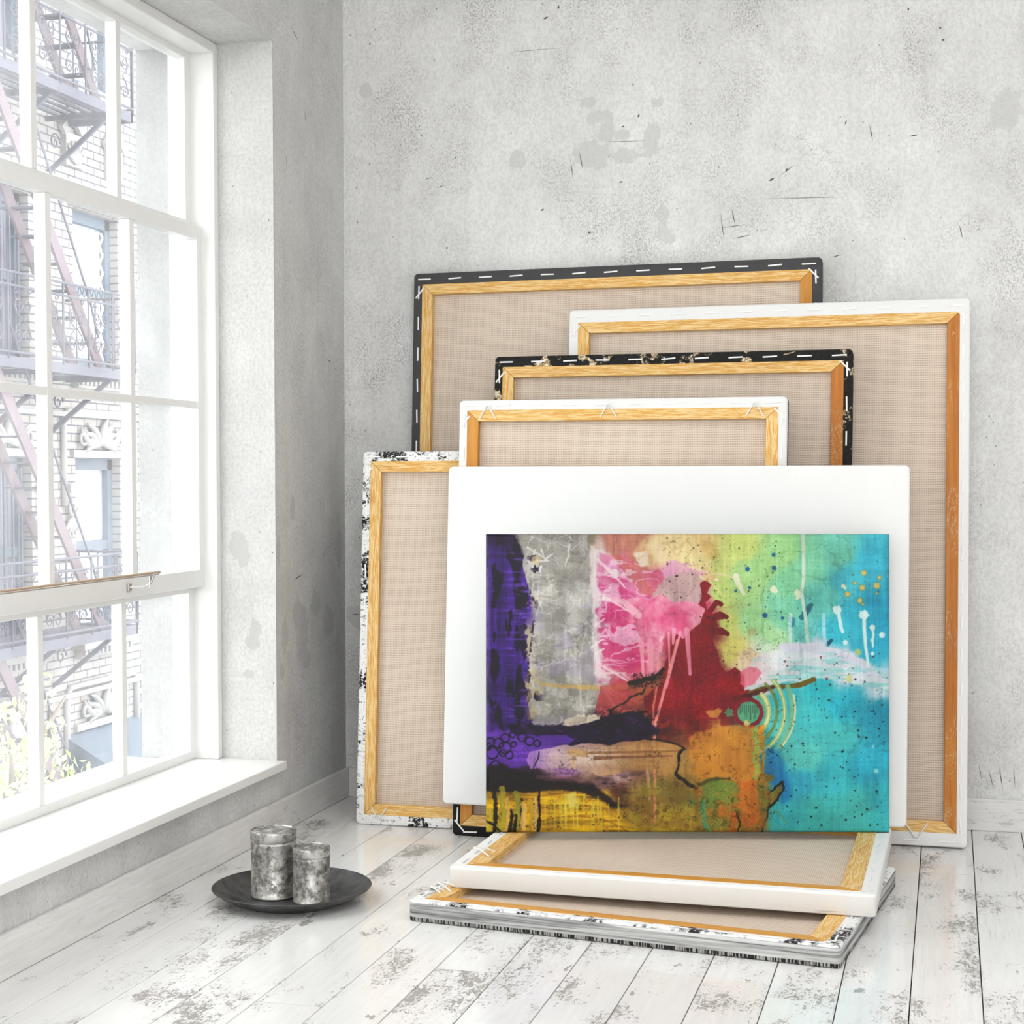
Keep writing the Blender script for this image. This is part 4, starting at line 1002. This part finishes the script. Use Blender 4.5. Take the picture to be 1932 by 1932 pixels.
    dots(70, (500,222,750,292), .6, 2.6, (120, 60, 40), 295, .75); dots(20, (600,240,756,300), .8, 2.4, (40, 60, 70), 296, .8)
    for (pts, w) in [([(656,140),(664,152),(668,176),(671,184)], 4), ([(711,150),(712,180),(714,210),(720,250)], 3.6), ([(727,176),(729,190),(727,200),(728,212)], 2.6)]: blend(line(pts, w, w*.7, 1.3), (208, 238, 236), .95)
    for (cx, cy_, q) in [(661,143,8),(711,152,9),(727,176,5.5),(745,190,5.5),(676,204,4.5),(727,225,3.5),(726,200,3)]: disc(cx, cy_, q, (208, 238, 236), .95, .12)
    disc(700, 222, 6, (190, 200, 110), .85); disc(683, 272, 7, (206, 208, 140), .85); disc(500, 184, 8, (190, 160, 120), .5)
    m_, _ = poly([(478,262),(492,248),(512,252),(520,262),(508,280),(490,290),(478,282)], 3, 297, 1.5, 12); blend(m_, (222, 110, 130), .8)
    # olive twig, rings and arcs
    blend(line([(486,302),(500,298),(520,290),(548,286),(570,286),(590,284),(616,274)], 2.5, 5.5, 1.4, 2, 301), (120, 100, 28), .95); blend(line([(470,312),(500,302),(548,286)], 6, 3, 3, 4, 302), (92, 28, 28), .85)
    m_, _ = poly([(440,300),(500,306),(516,330),(512,352),(490,362),(440,360)], 4, 303, 2); blend(m_, (120, 22, 32), .6)
    d = np.hypot(X-494, Y-336); blend(1-sm(20, 22, d), (96, 172, 136), .95); blend(1-sm(3, 4.6, abs(d-24.5)+2*(fbm(10, 10, 304)-.5)), (140, 30, 50), .9)
    for k in range(9): blend(line([(478+k*4, 322), (478+k*4, 330+r.uniform(0, 22))], .7)*(d < 21), (50, 60, 50), .7)
    disc(491, 356, 6, (206, 208, 130), .9); disc(457, 336, 8, (96, 160, 120), .8, .25)
    def arc(cx, cy_, ra, rb, a0, a1, w, c, a=.9):
        P2 = [(cx+ra*math.cos(math.radians(t)), cy_+rb*math.sin(math.radians(t))) for t in np.linspace(a0, a1, 12)]; blend(line(P2, w, w, 1.2), c, a)
    arc(494, 335, 38, 44, -50, 60, 4.2, (190, 198, 120)); arc(494, 335, 38, 44, -50, 60, 1.2, (230, 222, 160)); arc(496, 333, 52, 62, -55, 70, 3.2, (120, 140, 70), .8)
    arc(490, 334, 72, 82, -45, 72, 4.4, (150, 190, 130)); arc(490, 334, 72, 82, -45, 72, 1.2, (222, 222, 160)); arc(484, 330, 92, 104, -25, 62, 4.6, (130, 190, 150)); arc(484, 330, 98, 104, -15, 40, 1.6, (226, 226, 170))
    m_, _ = poly([(412,334),(438,328),(446,332),(434,346),(420,344)], 4, 305, 1.5, 10); blend(m_, (200, 140, 70), .9)
    # blue patch and orange lobes
    m_, _ = poly([(520,404),(552,404),(562,440),(572,470),(574,500),(560,508),(546,490),(520,450)], 5, 311, 7, 18); blend(m_*(.6+.5*fbm(30, 60, 312)), (20, 124, 184), .95)
    om, sd = poly([(384,386),(396,372),(440,366),(476,358),(500,362),(524,362),(522,392),(516,420),(518,450),(500,470),(470,464),(420,462),(398,440),(384,420)], 4, 321, 4, 24)
    oc = np.array([206, 140, 52.])*(.86+.28*fbm(24, 24, 322))[..., None]; img[:] = img*(1-.85*om[..., None])+oc*.85*om[..., None]
    m_, _ = poly([(514,360),(524,358),(522,380),(510,376)], 2, 323, 1); blend(m_, (216, 150, 30), .9); blend(line([(520,370),(524,420),(520,452)], 2.2, 2.6, 1.2, 2, 324), (190, 140, 30), .9)
    for y in range(370, 460, 11): disc(508+3*math.sin(y), y, 5.5, (150, 186, 90), .75, .25)
    gm, _ = poly([(520,450),(536,452),(542,462),(528,468),(520,480),(536,486),(556,468),(558,484),(548,500),(530,520),(524,545),(516,562),(470,562),(474,520),(500,486)], 4, 331, 1.6, 12)
    gc = np.array([150, 120, 36.])*(.7+.6*fbm(14, 14, 332))[..., None]; img[:] = img*(1-.85*gm[..., None])+gc*.85*gm[..., None]
    blend(line([(536,486),(556,466),(560,482),(548,500),(532,516),(526,540),(518,562)], 1.6, 2.6, 1.6, 3, 333), (24, 26, 12), .9); blend(line([(470,520),(478,540),(474,562)], 2, 1.5, 2, 3, 334), (50, 36, 14), .8)
    zone = sm(382, 400, X)*(1-sm(520, 540, X))*sm(462, 480, Y); blend(zone*sm(.48, .62, fbm(30, 26, 335, 5)), (112, 136, 60), .6); blend(zone*sm(.55, .66, fbm(22, 22, 336, 5)), (190, 104, 30), .6); blend(zone*sm(.60, .68, fbm(16, 16, 337, 5)), (70, 84, 40), .6)
    zone = (1-sm(380, 400, X))*sm(240, 290, X)*sm(452, 480, Y); blend(zone*sm(.5, .64, fbm(60, 14, 338, 4)), (150, 112, 46), .5); blend(zone*sm(.54, .66, fbm(50, 30, 339, 4)), (176, 160, 60), .5)
    m_, _ = poly([(404,474),(440,462),(470,466),(480,482),(450,500),(410,500)], 5, 341, 6, 16); blend(m_, (120, 148, 66), .8)
    blend(line([(400,472),(430,462),(458,460)], 3, 3, 5, 4, 342), (60, 72, 24), .7)
    m_, _ = poly([(404,508),(412,500),(414,540),(424,562),(414,562),(406,545)], 2, 343, 1.5); blend(m_, (80, 150, 110), .85)
    m_, _ = poly([(478,470),(500,462),(512,480),(512,540),(498,556),(480,548)], 5, 344, 5, 14); blend(m_, (208, 112, 30), .75)
    blend((X > 400)*(X < 520)*(Y > 470)*sm(.58, .72, vn(2.4, 2.4, 345)), (206, 150, 50), .35)
    blend(line([(540,520),(556,530),(568,545)], 1.5, 1, 2, 2, 346), (140, 140, 60), .6)
    # turquoise splatter
    dots(300, (530,300,752,556), .5, 2.3, (24, 34, 36), 351, .85, 4); dots(60, (540,290,740,420), .6, 2.2, (110, 80, 50), 352, .7)
    disc(728, 400, 3, (140, 214, 224), .9); disc(734, 446, 4.5, (150, 218, 220), .9)
    ridge = np.abs(fbm(26, 26, 404, 4)-.5); warm = (X > 380)*(Y > 350)*(X < 545) + (Y > 400)*(X < 390); img *= (1-.30*np.clip(warm, 0, 1)*(1-sm(0, .02, ridge)))[..., None]
    wash = .82+.36*fbm(60, 60, 401, 5); img *= wash[..., None]
    img *= (.93+.14*fbm(4, 60, 402, 3))[..., None]
    ridge = np.abs(fbm(90, 90, 403, 5)-.5); img *= (1-.10*(1-sm(.0, .02, ridge)))[..., None]
    t = img/255.; t = np.clip(t, 0, 1); t = t*.6+.4*(t*t*(3-2*t)); t = t**1.10; g = t.mean(-1, keepdims=True); t = g+(t-g)*.93
    img = t*255.*.86
    img = np.clip(img, 2, 250)
    return img, nx, ny
img, NX, NY = paint()
c = img/255.0; lin = np.where(c <= .04045, c/12.92, ((c+.055)/1.055)**2.4)
lin = lin[::-1]                                    # rows from the bottom up
# board parallel to the view of the photo, bottom edge on the flat stack
yaw = math.radians(14.992); tilt = math.radians(2.5146)
U_ = Vector((math.cos(yaw), math.sin(yaw), 0)); V_ = Vector((-math.sin(yaw)*math.sin(tilt), math.cos(yaw)*math.sin(tilt), math.cos(tilt)))
W_ = U_.cross(V_); mP = Matrix((U_, V_, W_)).transposed().to_4x4(); mP.translation = Vector((-1.1160, 3.9135, .1011))
rootP = empty('painting', mat=mP); tag(rootP, 'bright abstract painting in purple, pink, red and turquoise standing in front', 'painting')
PW, PH, PT = 1.0178, .7520, .034
e = .009
u = np.linspace(0, 1, NX); v = np.linspace(0, 1, NY); UU, VV = np.meshgrid(u, v, indexing='xy')
px, py = UU*PW, VV*PH
def drop(d): 
    q = np.clip(1-d/e, 0, 1); return e*(1-np.sqrt(np.clip(1-q*q, 0, 1)))
dz = np.maximum(drop(np.minimum(px, PW-px)), drop(np.minimum(py, PH-py)))*.95
co = np.stack([px, py, -dz], -1).reshape(-1, 3)
me = bpy.data.meshes.new('painted_face'); nv = NX*NY
i, j = np.meshgrid(np.arange(NX-1), np.arange(NY-1), indexing='xy'); a = (j*NX+i).ravel()
faces = np.stack([a, a+1, a+NX+1, a+NX], 1)
me.vertices.add(nv); me.vertices.foreach_set('co', co.astype(np.float32).ravel())
me.loops.add(len(faces)*4); me.loops.foreach_set('vertex_index', faces.astype(np.int32).ravel())
me.polygons.add(len(faces)); me.polygons.foreach_set('loop_start', np.arange(0, len(faces)*4, 4, dtype=np.int32))
me.polygons.foreach_set('use_smooth', np.ones(len(faces), bool))
me.update(calc_edges=True)
at = me.color_attributes.new('paint', 'FLOAT_COLOR', 'POINT')
at.data.foreach_set('color', np.concatenate([lin.reshape(-1, 3), np.ones((nv, 1))], 1).astype(np.float32).ravel())
m = Mat('oil_paint', .42, spec=.25); m.col(m.attr('paint', 'Color')); m.bump(m.noise(m.co((160, 160, 160)), 1, 3), .0004, .35)
me.materials.append(m.m)
o = bpy.data.objects.new('painted_face', me); sc.collection.objects.link(o); o.parent = rootP
mb = MB(); mb.add([(.0, .0, -e*.85), (PW, 0, -e*.85), (PW, PH, -e*.85), (0, PH, -e*.85), (0, 0, -PT), (PW, 0, -PT), (PW, PH, -PT), (0, PH, -PT)],
       [(0, 4, 5, 1), (1, 5, 6, 2), (2, 6, 7, 3), (3, 7, 4, 0), (4, 7, 6, 5)])
m = Mat('painted_canvas_edge', .7, spec=.2); n = m.noise(m.co((8, 8, 8)), 1, 5, .6)
m.col(m.ramp(n, [(.35, srgb(70, 50, 120)), (.5, srgb(60, 140, 150)), (.65, srgb(170, 140, 60))])); mb.build('canvas_side', m.m, rootP)


# ------------------------------------------------------------------ dish with two tins
dc = (-1.483, 3.535)
prof = [(0, .0), (.118, .0), (.124, .001), (.150, .013), (.176, .027), (.1855, .0335), (.187, .0355), (.1855, .0368), (.1815, .035), (.172, .0295), (.146, .0165), (.122, .0065), (.112, .005), (0, .005)]
o = MB().lathe(prof, 96).build('round_dish', M['plate'], sharp=60); o.location = (dc[0], dc[1], .0005)
tag(o, 'wide shallow dark iron dish on the floorboards holding two tins', 'dish')
def tin(cx, cy_, r, h, label, lid):
    root = empty('metal_tin', (cx, cy_, .006)); tag(root, label, 'tin', 'lidded tins in the dark dish')
    hb = h-lid
    body = [(0, 0), (r*.97, 0), (r*.995, .001), (r, .0025), (r*.995, .004), (r*.985, .0045), (r*.985, hb-.008), (r*.998, hb-.006), (r*.998, hb-.004), (r*.985, hb-.002), (r*.985, hb), (0, hb)]
    b = MB().lathe(body, 72).build('body', M['tin'], root, sharp=60)
    l = [(0, 0), (r*1.0, 0), (r*1.01, .001), (r*1.01, lid-.005), (r*1.015, lid-.003), (r*1.0, lid), (r*.95, lid+.0005), (r*.93, lid-.002), (r*.88, lid-.0022), (r*.86, lid-.001), (r*.62, lid-.001), (r*.6, lid-.0016), (r*.3, lid-.0016), (r*.28, lid-.001), (0, lid-.001)]
    lo = MB().lathe(l, 72).build('lid', M['tin'], root, sharp=50); lo.location = (0, 0, hb+.0003)
    b.rotation_euler = (0, 0, 2.1)
    return root
tin(-1.5335, 3.545, .0537, .157, 'taller lidded tin in tarnished grey metal, at the left in the dish', .024)
tin(-1.4275, 3.520, .0435, .128, 'shorter lidded tin in tarnished grey metal, at the right in the dish', .021)

# ------------------------------------------------------------------ outside: brick block across the street
def brick_mat():
    m = Mat('pale_brick', .9, spec=.2)
    sx = m.N.new('ShaderNodeSeparateXYZ'); m.link(m.tc.outputs['Object'], sx.inputs[0])
    cb = m.N.new('ShaderNodeCombineXYZ'); m.link(sx.outputs[1], cb.inputs[0]); m.link(sx.outputs[2], cb.inputs[1])
    b = m.N.new('ShaderNodeTexBrick'); m.link(cb.outputs[0], b.inputs['Vector'])
    b.inputs['Scale'].default_value = 1.0; b.inputs['Brick Width'].default_value = .27; b.inputs['Row Height'].default_value = .085
    b.inputs['Mortar Size'].default_value = .009; b.inputs['Color1'].default_value = (*srgb(158, 153, 148), 1); b.inputs['Color2'].default_value = (*srgb(158, 153, 150), 1)
    b.inputs['Mortar'].default_value = (*srgb(84, 84, 92), 1)
    n = m.noise(m.co((2, 2, 2)), 1, 4)
    m.col(m.mix(m.math('MULTIPLY', n, .25), b.outputs['Color'], srgb(160, 160, 170))); m.bump(b.outputs['Fac'], .006, -.6)
    return m.m
M['brick'] = brick_mat()
M['stone'] = simple('carved_limestone', srgb(152, 150, 150), .85)
M['blueframe'] = simple('slate_blue_window_paint', srgb(84, 98, 116), .6)
M['iron'] = simple('weathered_iron', srgb(86, 86, 100), .7)
M['rust'] = simple('rusty_pink_iron', srgb(112, 98, 106), .8)
def pane_mat():
    m = Mat('curtained_pane', .15); n = m.noise(m.co((1, 14, 1.2)), 1, 3)
    m.col(m.ramp(n, [(.35, srgb(150, 162, 180)), (.65, srgb(205, 212, 222))])); return m.m
M['xpane'] = pane_mat()
def dark_pane_mat():
    m = Mat('slatted_dark_pane', .3); n = m.noise(m.co((1, 22, .6)), 1, 2)
    m.col(m.ramp(n, [(.4, srgb(96, 98, 116)), (.6, srgb(140, 138, 152))])); return m.m
M['xdark'] = dark_pane_mat()
FX = -9.0
bld = empty('apartment_building', (FX, 15.5, -3.6)); tag(bld, 'pale brick apartment building with carved stone across the street', 'building')
bpy.context.view_layer.update()
def kid(mb, name, m, parent, **k):
    o = mb.build(name, m, None, **k); o.parent = parent; o.matrix_parent_inverse = parent.matrix_world.inverted(); return o
bays = [(8.0, 8.97), (9.9, 10.87), (11.85, 12.82), (13.70, 14.74), (15.60, 16.57), (17.45, 18.42), (19.3, 20.27)]
rows = [(-3.4, -1.75), (-.72, 1.18), (2.17, 3.84), (5.15, 6.85), (7.9, 9.5)]
# wall with openings
mb = MB(); ys = [6.5]+[v for b in bays for v in b]+[22.0]; D = .35
for k in range(0, len(ys), 2): mb.box((FX-D, ys[k], -3.6), (FX, ys[k+1], 11))
for (a, b) in bays:
    zs = [-3.6]+[v for r_ in rows for v in r_]+[11]
    for k in range(0, len(zs), 2): mb.box((FX-D, a, zs[k]), (FX, b, zs[k+1]))
kid(mb, 'brick_wall', M['brick'], bld)
kid(MB().box((FX-.6, 6.5, -3.6), (FX-.4, 22, 11)), 'interior_backing', M['xdark'], bld)
def leaf(mb, c, ang, L, w, bend=.3, thick=.03):
    """a curled acanthus leaf lobe lying on the facade"""
    P = []
    for k in range(7):
        t = k/6; a = ang+bend*t*2; P.append((c[0], c[1]+L*t*math.cos(a), c[2]+L*t*math.sin(a)))
    rs = [w*(.35+1.1*math.sin(PI*min(1, t*.9+.12))) for t in [k/6 for k in range(7)]]
    mb.tube(P, rs, 6)
def spiral(mb, y, z, x, R0, turns=1.5, a0=0, sgn=1, r=.011, n=14):
    P = []
    for k in range(n+1):
        t = k/n; rr = R0*(1-.82*t); a = a0+sgn*2*PI*turns*t; P.append((x, y+rr*math.cos(a), z+rr*math.sin(a)))
    mb.tube(P, r, 4, cap=False)
for bi, (a, b) in enumerate(bays):
    for ri, (z0, z1) in enumerate(rows):
        near = 2 <= bi <= 4 and 0 <= ri <= 3
        w = kid(MB().box((FX-.22, a, z0), (FX-.10, a+.10, z1)).box((FX-.22, b-.10, z0), (FX-.10, b, z1)).box((FX-.22, a, z1-.12), (FX-.10, b, z1)).box((FX-.22, a, z0), (FX-.10, b, z0+.10))
                .box((FX-.20, a, (z0+z1)/2-.05), (FX-.11, b, (z0+z1)/2+.05)), 'window_frame', M['blueframe'], bld)
        zm = (z0+z1)/2
        for q0, q1 in ((z0+.1, zm-.05), (zm+.05, z1-.12)):
            kid(MB().box((FX-.19, a+.1, q0), (FX-.17, b-.1, q1)), 'window_glass', M['xdark'] if bi == 3 and ri > 0 else M['xpane'], w)
        if near and bi == 4 and ri == 2:      # diamond lattice in front of the glass
            lt = MB(); s = .13
            yy0, yy1, zz0, zz1 = a+.12, b-.12, z0+.1, z1-.14
            k = -20
            while k < 40:
                for sg in (1, -1):
                    # z = zz0 + sg*1.9*(y-yy0) + k*s*2
                    pts = []
                    for y in np.linspace(yy0, yy1, 60):
                        z = zz0+sg*1.9*(y-yy0)+k*s*1.5
                        if zz0 <= z <= zz1: pts.append((FX-.12, y, z))
                    if len(pts) > 2: lt.bar(pts[0], pts[-1], .012, .02, up=(1, 0, 0))
                k += 1
            kid(lt, 'lattice', M['frame'], w)
        if bi == 3 and ri in (1, 2):
            g = MB()
            for y in np.linspace(a+.15, b-.12, 6): g.box((FX-.06, y-.012, z0+.05), (FX-.04, y+.012, z1-.1))
            kid(g, 'window_bars', M['iron'], w)
        # stone sill with dentils
        s = MB().box((FX, a-.12, z0-.14), (FX+.16, b+.12, z0-.03)).box((FX, a-.06, z0-.24), (FX+.09, b+.06, z0-.14))
        if near:
            for y in np.arange(a-.05, b+.02, .09): s.box((FX+.09, y, z0-.21), (FX+.13, y+.045, z0-.14))
        kid(s, 'window_sill', M['stone'], bld, bevel=.008)
        # lintel: flat slab, or carved fan between scrolls over the lower rows
        l = MB().box((FX, a-.10, z1+.01), (FX+.05, b+.10, z1+.09))
        if near and ri in (0, 1):
            cy_ = (a+b)/2; cz = z1+.12
            for k in range(9):
                an = math.radians(12+19.5*k); leaf(l, (FX+.04, cy_+.07*math.cos(an), cz+.02), an, .26+.10*math.sin(an), .030, .25 if k > 4 else -.25)
            for sg in (-1, 1):
                spiral(l, cy_+sg*.40, cz+.10, FX+.05, .10, 1.4, PI/2, sg, .022); leaf(l, (FX+.04, cy_+sg*.18, cz+.02), 0 if sg > 0 else PI, .3, .035, .35*sg)
            l.tube([(FX+.03, a-.28, z1-.5), (FX+.03, a-.28, z1+.42), (FX+.03, a-.20, z1+.50), (FX+.03, b+.20, z1+.50), (FX+.03, b+.28, z1+.42), (FX+.03, b+.28, z1-.5)], .035, 6)
            for sg, yy in ((-1, a-.16), (1, b+.16)):
                l.box((FX, yy-.1, z1-.35), (FX+.10, yy+.1, z1-.27)); spiral(l, yy, z1-.52, FX+.06, .10, 1.3, 0, sg, .025)
                for k in range(5): leaf(l, (FX+.05, yy, z1-.62), -PI/2+(k-2)*.35, .2, .02, 0)
        kid(l, 'stone_lintel', M['stone'], bld)
# pedimented niches between the rows
for yc in (12.1+.2, 14.15+.9-1.75, 15.55, 16.45):
    for (z0,) in ((4.25,),):
        n = MB().box((FX, yc-.16, z0), (FX+.06, yc+.16, z0+.34)).bar((FX+.05, yc-.22, z0+.34), (FX+.05, yc, z0+.56), .1, .05, up=(1, 0, 0)).bar((FX+.05, yc+.22, z0+.34), (FX+.05, yc, z0+.56), .1, .05, up=(1, 0, 0))
        for k in range(7): leaf(n, (FX+.08, yc, z0+.03), math.radians(30+20*k), .24, .02, 0)
        kid(n, 'carved_niche', M['stone'], bld)
for z in (4.05, 1.62, -1.35):
    kid(MB().box((FX, 6.5, z), (FX+.07, 22, z+.05)), 'string_course', M['stone'], bld)
# awning low on the facade
kid(MB().add([(FX+.0, 15.3, -1.75), (FX+.9, 15.3, -2.25), (FX+.9, 18.6, -2.25), (FX+.0, 18.6, -1.75), (FX, 15.3, -2.3), (FX+.9, 15.3, -2.45), (FX+.9, 18.6, -2.45), (FX, 18.6, -2.3)],
    [(0, 1, 2, 3), (4, 7, 6, 5), (0, 4, 5, 1), (1, 5, 6, 2), (2, 6, 7, 3), (3, 7, 4, 0)]), 'awning', M['blueframe'], bld)

# fire escape
fe = empty('fire_escape', (FX, 14.3, -.6)); tag(fe, 'iron fire escape with scrollwork railings on the brick facade outside', 'fire escape')
bpy.context.view_layer.update()
FE0, FE1, XE = 12.6, 15.45, -8.2
for zi, z in enumerate((4.72, 2.06, -.58)):
    y1 = FE1
    pl = MB(); pl.box((XE-.04, FE0, z-.08), (XE, y1, z+.02)); pl.box((FX, y1-.04, z-.08), (XE, y1, z+.02)); pl.box((FX, FE0, z-.08), (XE, FE0+.04, z+.02))
    for x in np.arange(FX+.06, XE-.05, .12): pl.box((x, FE0, z-.02), (x+.045, y1, z))
    kid(pl, 'platform', M['iron'], fe)
    for y in (12.9, 14.0, 15.1):
        br = MB(); br.bar((FX, y, z-.06), (XE, y, z-.06), .04, .05); br.bar((FX, y, z-.62), (XE-.1, y, z-.08), .035, .045)
        spiral(br, y, z-.3, FX+.1, .10, 1.3); kid(br, 'bracket', M['iron'], fe)
    rl = MB(); top = z+.78
    for zz in (top, z+.06, z+.66): rl.tube([(XE, FE0, zz), (XE, y1, zz)], .014, 5)
    rl.tube([(XE, y1, top), (FX, y1, top)], .016, 5); rl.tube([(XE, y1, z+.06), (FX, y1, z+.06)], .012, 5)
    for y in np.arange(FE0, y1+.01, .475): rl.tube([(XE, y, z), (XE, y, top)], .012, 5)
    for k, y in enumerate(np.arange(FE0+.24, y1-.1, .475)):
        for sg in (-1, 1):
            spiral(rl, y+sg*.07, z+.50, XE, .075, 1.5, 0 if sg < 0 else PI, sg, .0075); spiral(rl, y+sg*.07, z+.20, XE, .075, 1.5, 0 if sg < 0 else PI, -sg, .0075)
            rl.tube([(XE, y+sg*.145, z+.2), (XE, y+sg*.10, z+.30), (XE, y+sg*.02, z+.36), (XE, y+sg*.10, z+.42), (XE, y+sg*.145, z+.5)], .0075, 4)
            spiral(rl, y+sg*.12, z+.62, XE, .035, 1.2, 0, sg, .006)
            # end return of the railing
    for k, x in enumerate(np.arange(FX+.12, XE, .22)):
        rl.tube([(x, y1, z), (x, y1, top)], .009, 4)
    kid(rl, 'scroll_railing', M['iron'], fe)
for (za, zb) in ((7.4, 4.74), (4.74, 2.08), (2.08, -.56), (-.56, -3.2)):
    ya, yb = 12.95, 14.93
    for x in (-8.32, -8.62):
        kid(MB().bar((x, ya, za), (x, yb, zb), .13, .03, up=(1, 0, 0)), 'stair_stringer', M['rust'], fe)
    tr = MB()
    for k in range(1, 11):
        t = k/11; tr.box((-8.72, ya+(yb-ya)*t-.06, za+(zb-za)*t-.01), (-8.32, ya+(yb-ya)*t+.06, za+(zb-za)*t+.01))
    kid(tr, 'stair_treads', M['iron'], fe)
    kid(MB().tube([(-8.28, ya+.25, za+.35), (-8.28, yb-.25, zb+.65), (-8.28, yb-.1, zb+.30), (-8.28, yb-.35, zb+.28)], .013, 5), 'handrail', M['iron'], fe)

# street and tree
M['asphalt'] = simple('street_asphalt', srgb(150, 150, 152), .9); M['pave'] = simple('pavement', srgb(190, 188, 184), .9)
struct(MB().box((-40, -20, -3.9), (XO-.02, 60, -3.62)).build('ground', M['asphalt']))
struct(MB().box((FX-.05, 2, -3.62), (FX+1.6, 30, -3.5)).build('ground_pavement', M['pave']))
def leafmat():
    m = Mat('young_leaves', .7); n = m.noise(m.co((3, 3, 3)), 1, 3)
    m.col(m.ramp(n, [(.35, srgb(168, 186, 120)), (.65, srgb(208, 218, 160))]))
    m.b.inputs['Transmission Weight'].default_value = 0; return m.m
M['leaf'] = leafmat(); M['bark'] = simple('bark', srgb(120, 108, 96), .9)
tree = empty('street_tree', (-6.3, 10.0, -3.6)); tag(tree, 'pale green leafy street tree outside the lower window panes', 'tree'); bpy.context.view_layer.update()
def treepart(mb, name, m):
    return kid(mb, name, m, tree)
mb = MB(); mb.tube([(-6.3, 10.0, -3.6), (-6.32, 10.02, -2.8), (-6.25, 10.0, -2.1), (-6.3, 9.95, -1.2)], [.11, .09, .07, .03], 8)
rt = random.Random(3)
for k in range(9):
    a = rt.uniform(0, 2*PI); z = -2.6+k*.17; mb.tube([(-6.28, 10, z), (-6.28+.4*math.cos(a), 10+.4*math.sin(a), z+.35), (-6.28+.8*math.cos(a), 10+.8*math.sin(a), z+.6)], [.04, .025, .01], 5)
treepart(mb, 'trunk', M['bark'])
mb = MB()
blobs = [(-6.3, 9.9, -1.5, .62), (-6.3, 9.45, -1.25, .5), (-6.25, 10.2, -1.3, .45), (-6.3, 9.6, -.85, .42), (-6.3, 10.22, -.8, .26), (-6.3, 9.3, -.6, .30), (-6.2, 10.0, -2.1, .6), (-6.2, 9.2, -1.8, .5), (-6.3, 9.0, -1.0, .4), (-6.25, 10.35, -1.75, .42), (-6.25, 10.30, -.52, .12), (-6.3, 9.45, -.35, .12)]
for (bx, by, bz, br) in blobs:
    for k in range(int(1500*br*br)):
        a = rt.uniform(0, 2*PI); cz = rt.uniform(-1, 1); rr = br*(.55+.5*rt.random()**.6); s = math.sqrt(1-cz*cz)
        c = Vector((bx+rr*s*math.cos(a), by+rr*s*math.sin(a), bz+rr*cz))
        R3 = Euler((rt.uniform(0, 6.3), rt.uniform(0, 6.3), rt.uniform(0, 6.3))).to_matrix(); L = rt.uniform(.05, .09); w = L*.5
        mb.add([c+R3 @ Vector(p) for p in ((-L/2, 0, 0), (0, -w/2, .006), (L/2, 0, 0), (0, w/2, .006))], [(0, 1, 2, 3)])
treepart(mb, 'foliage', M['leaf'])
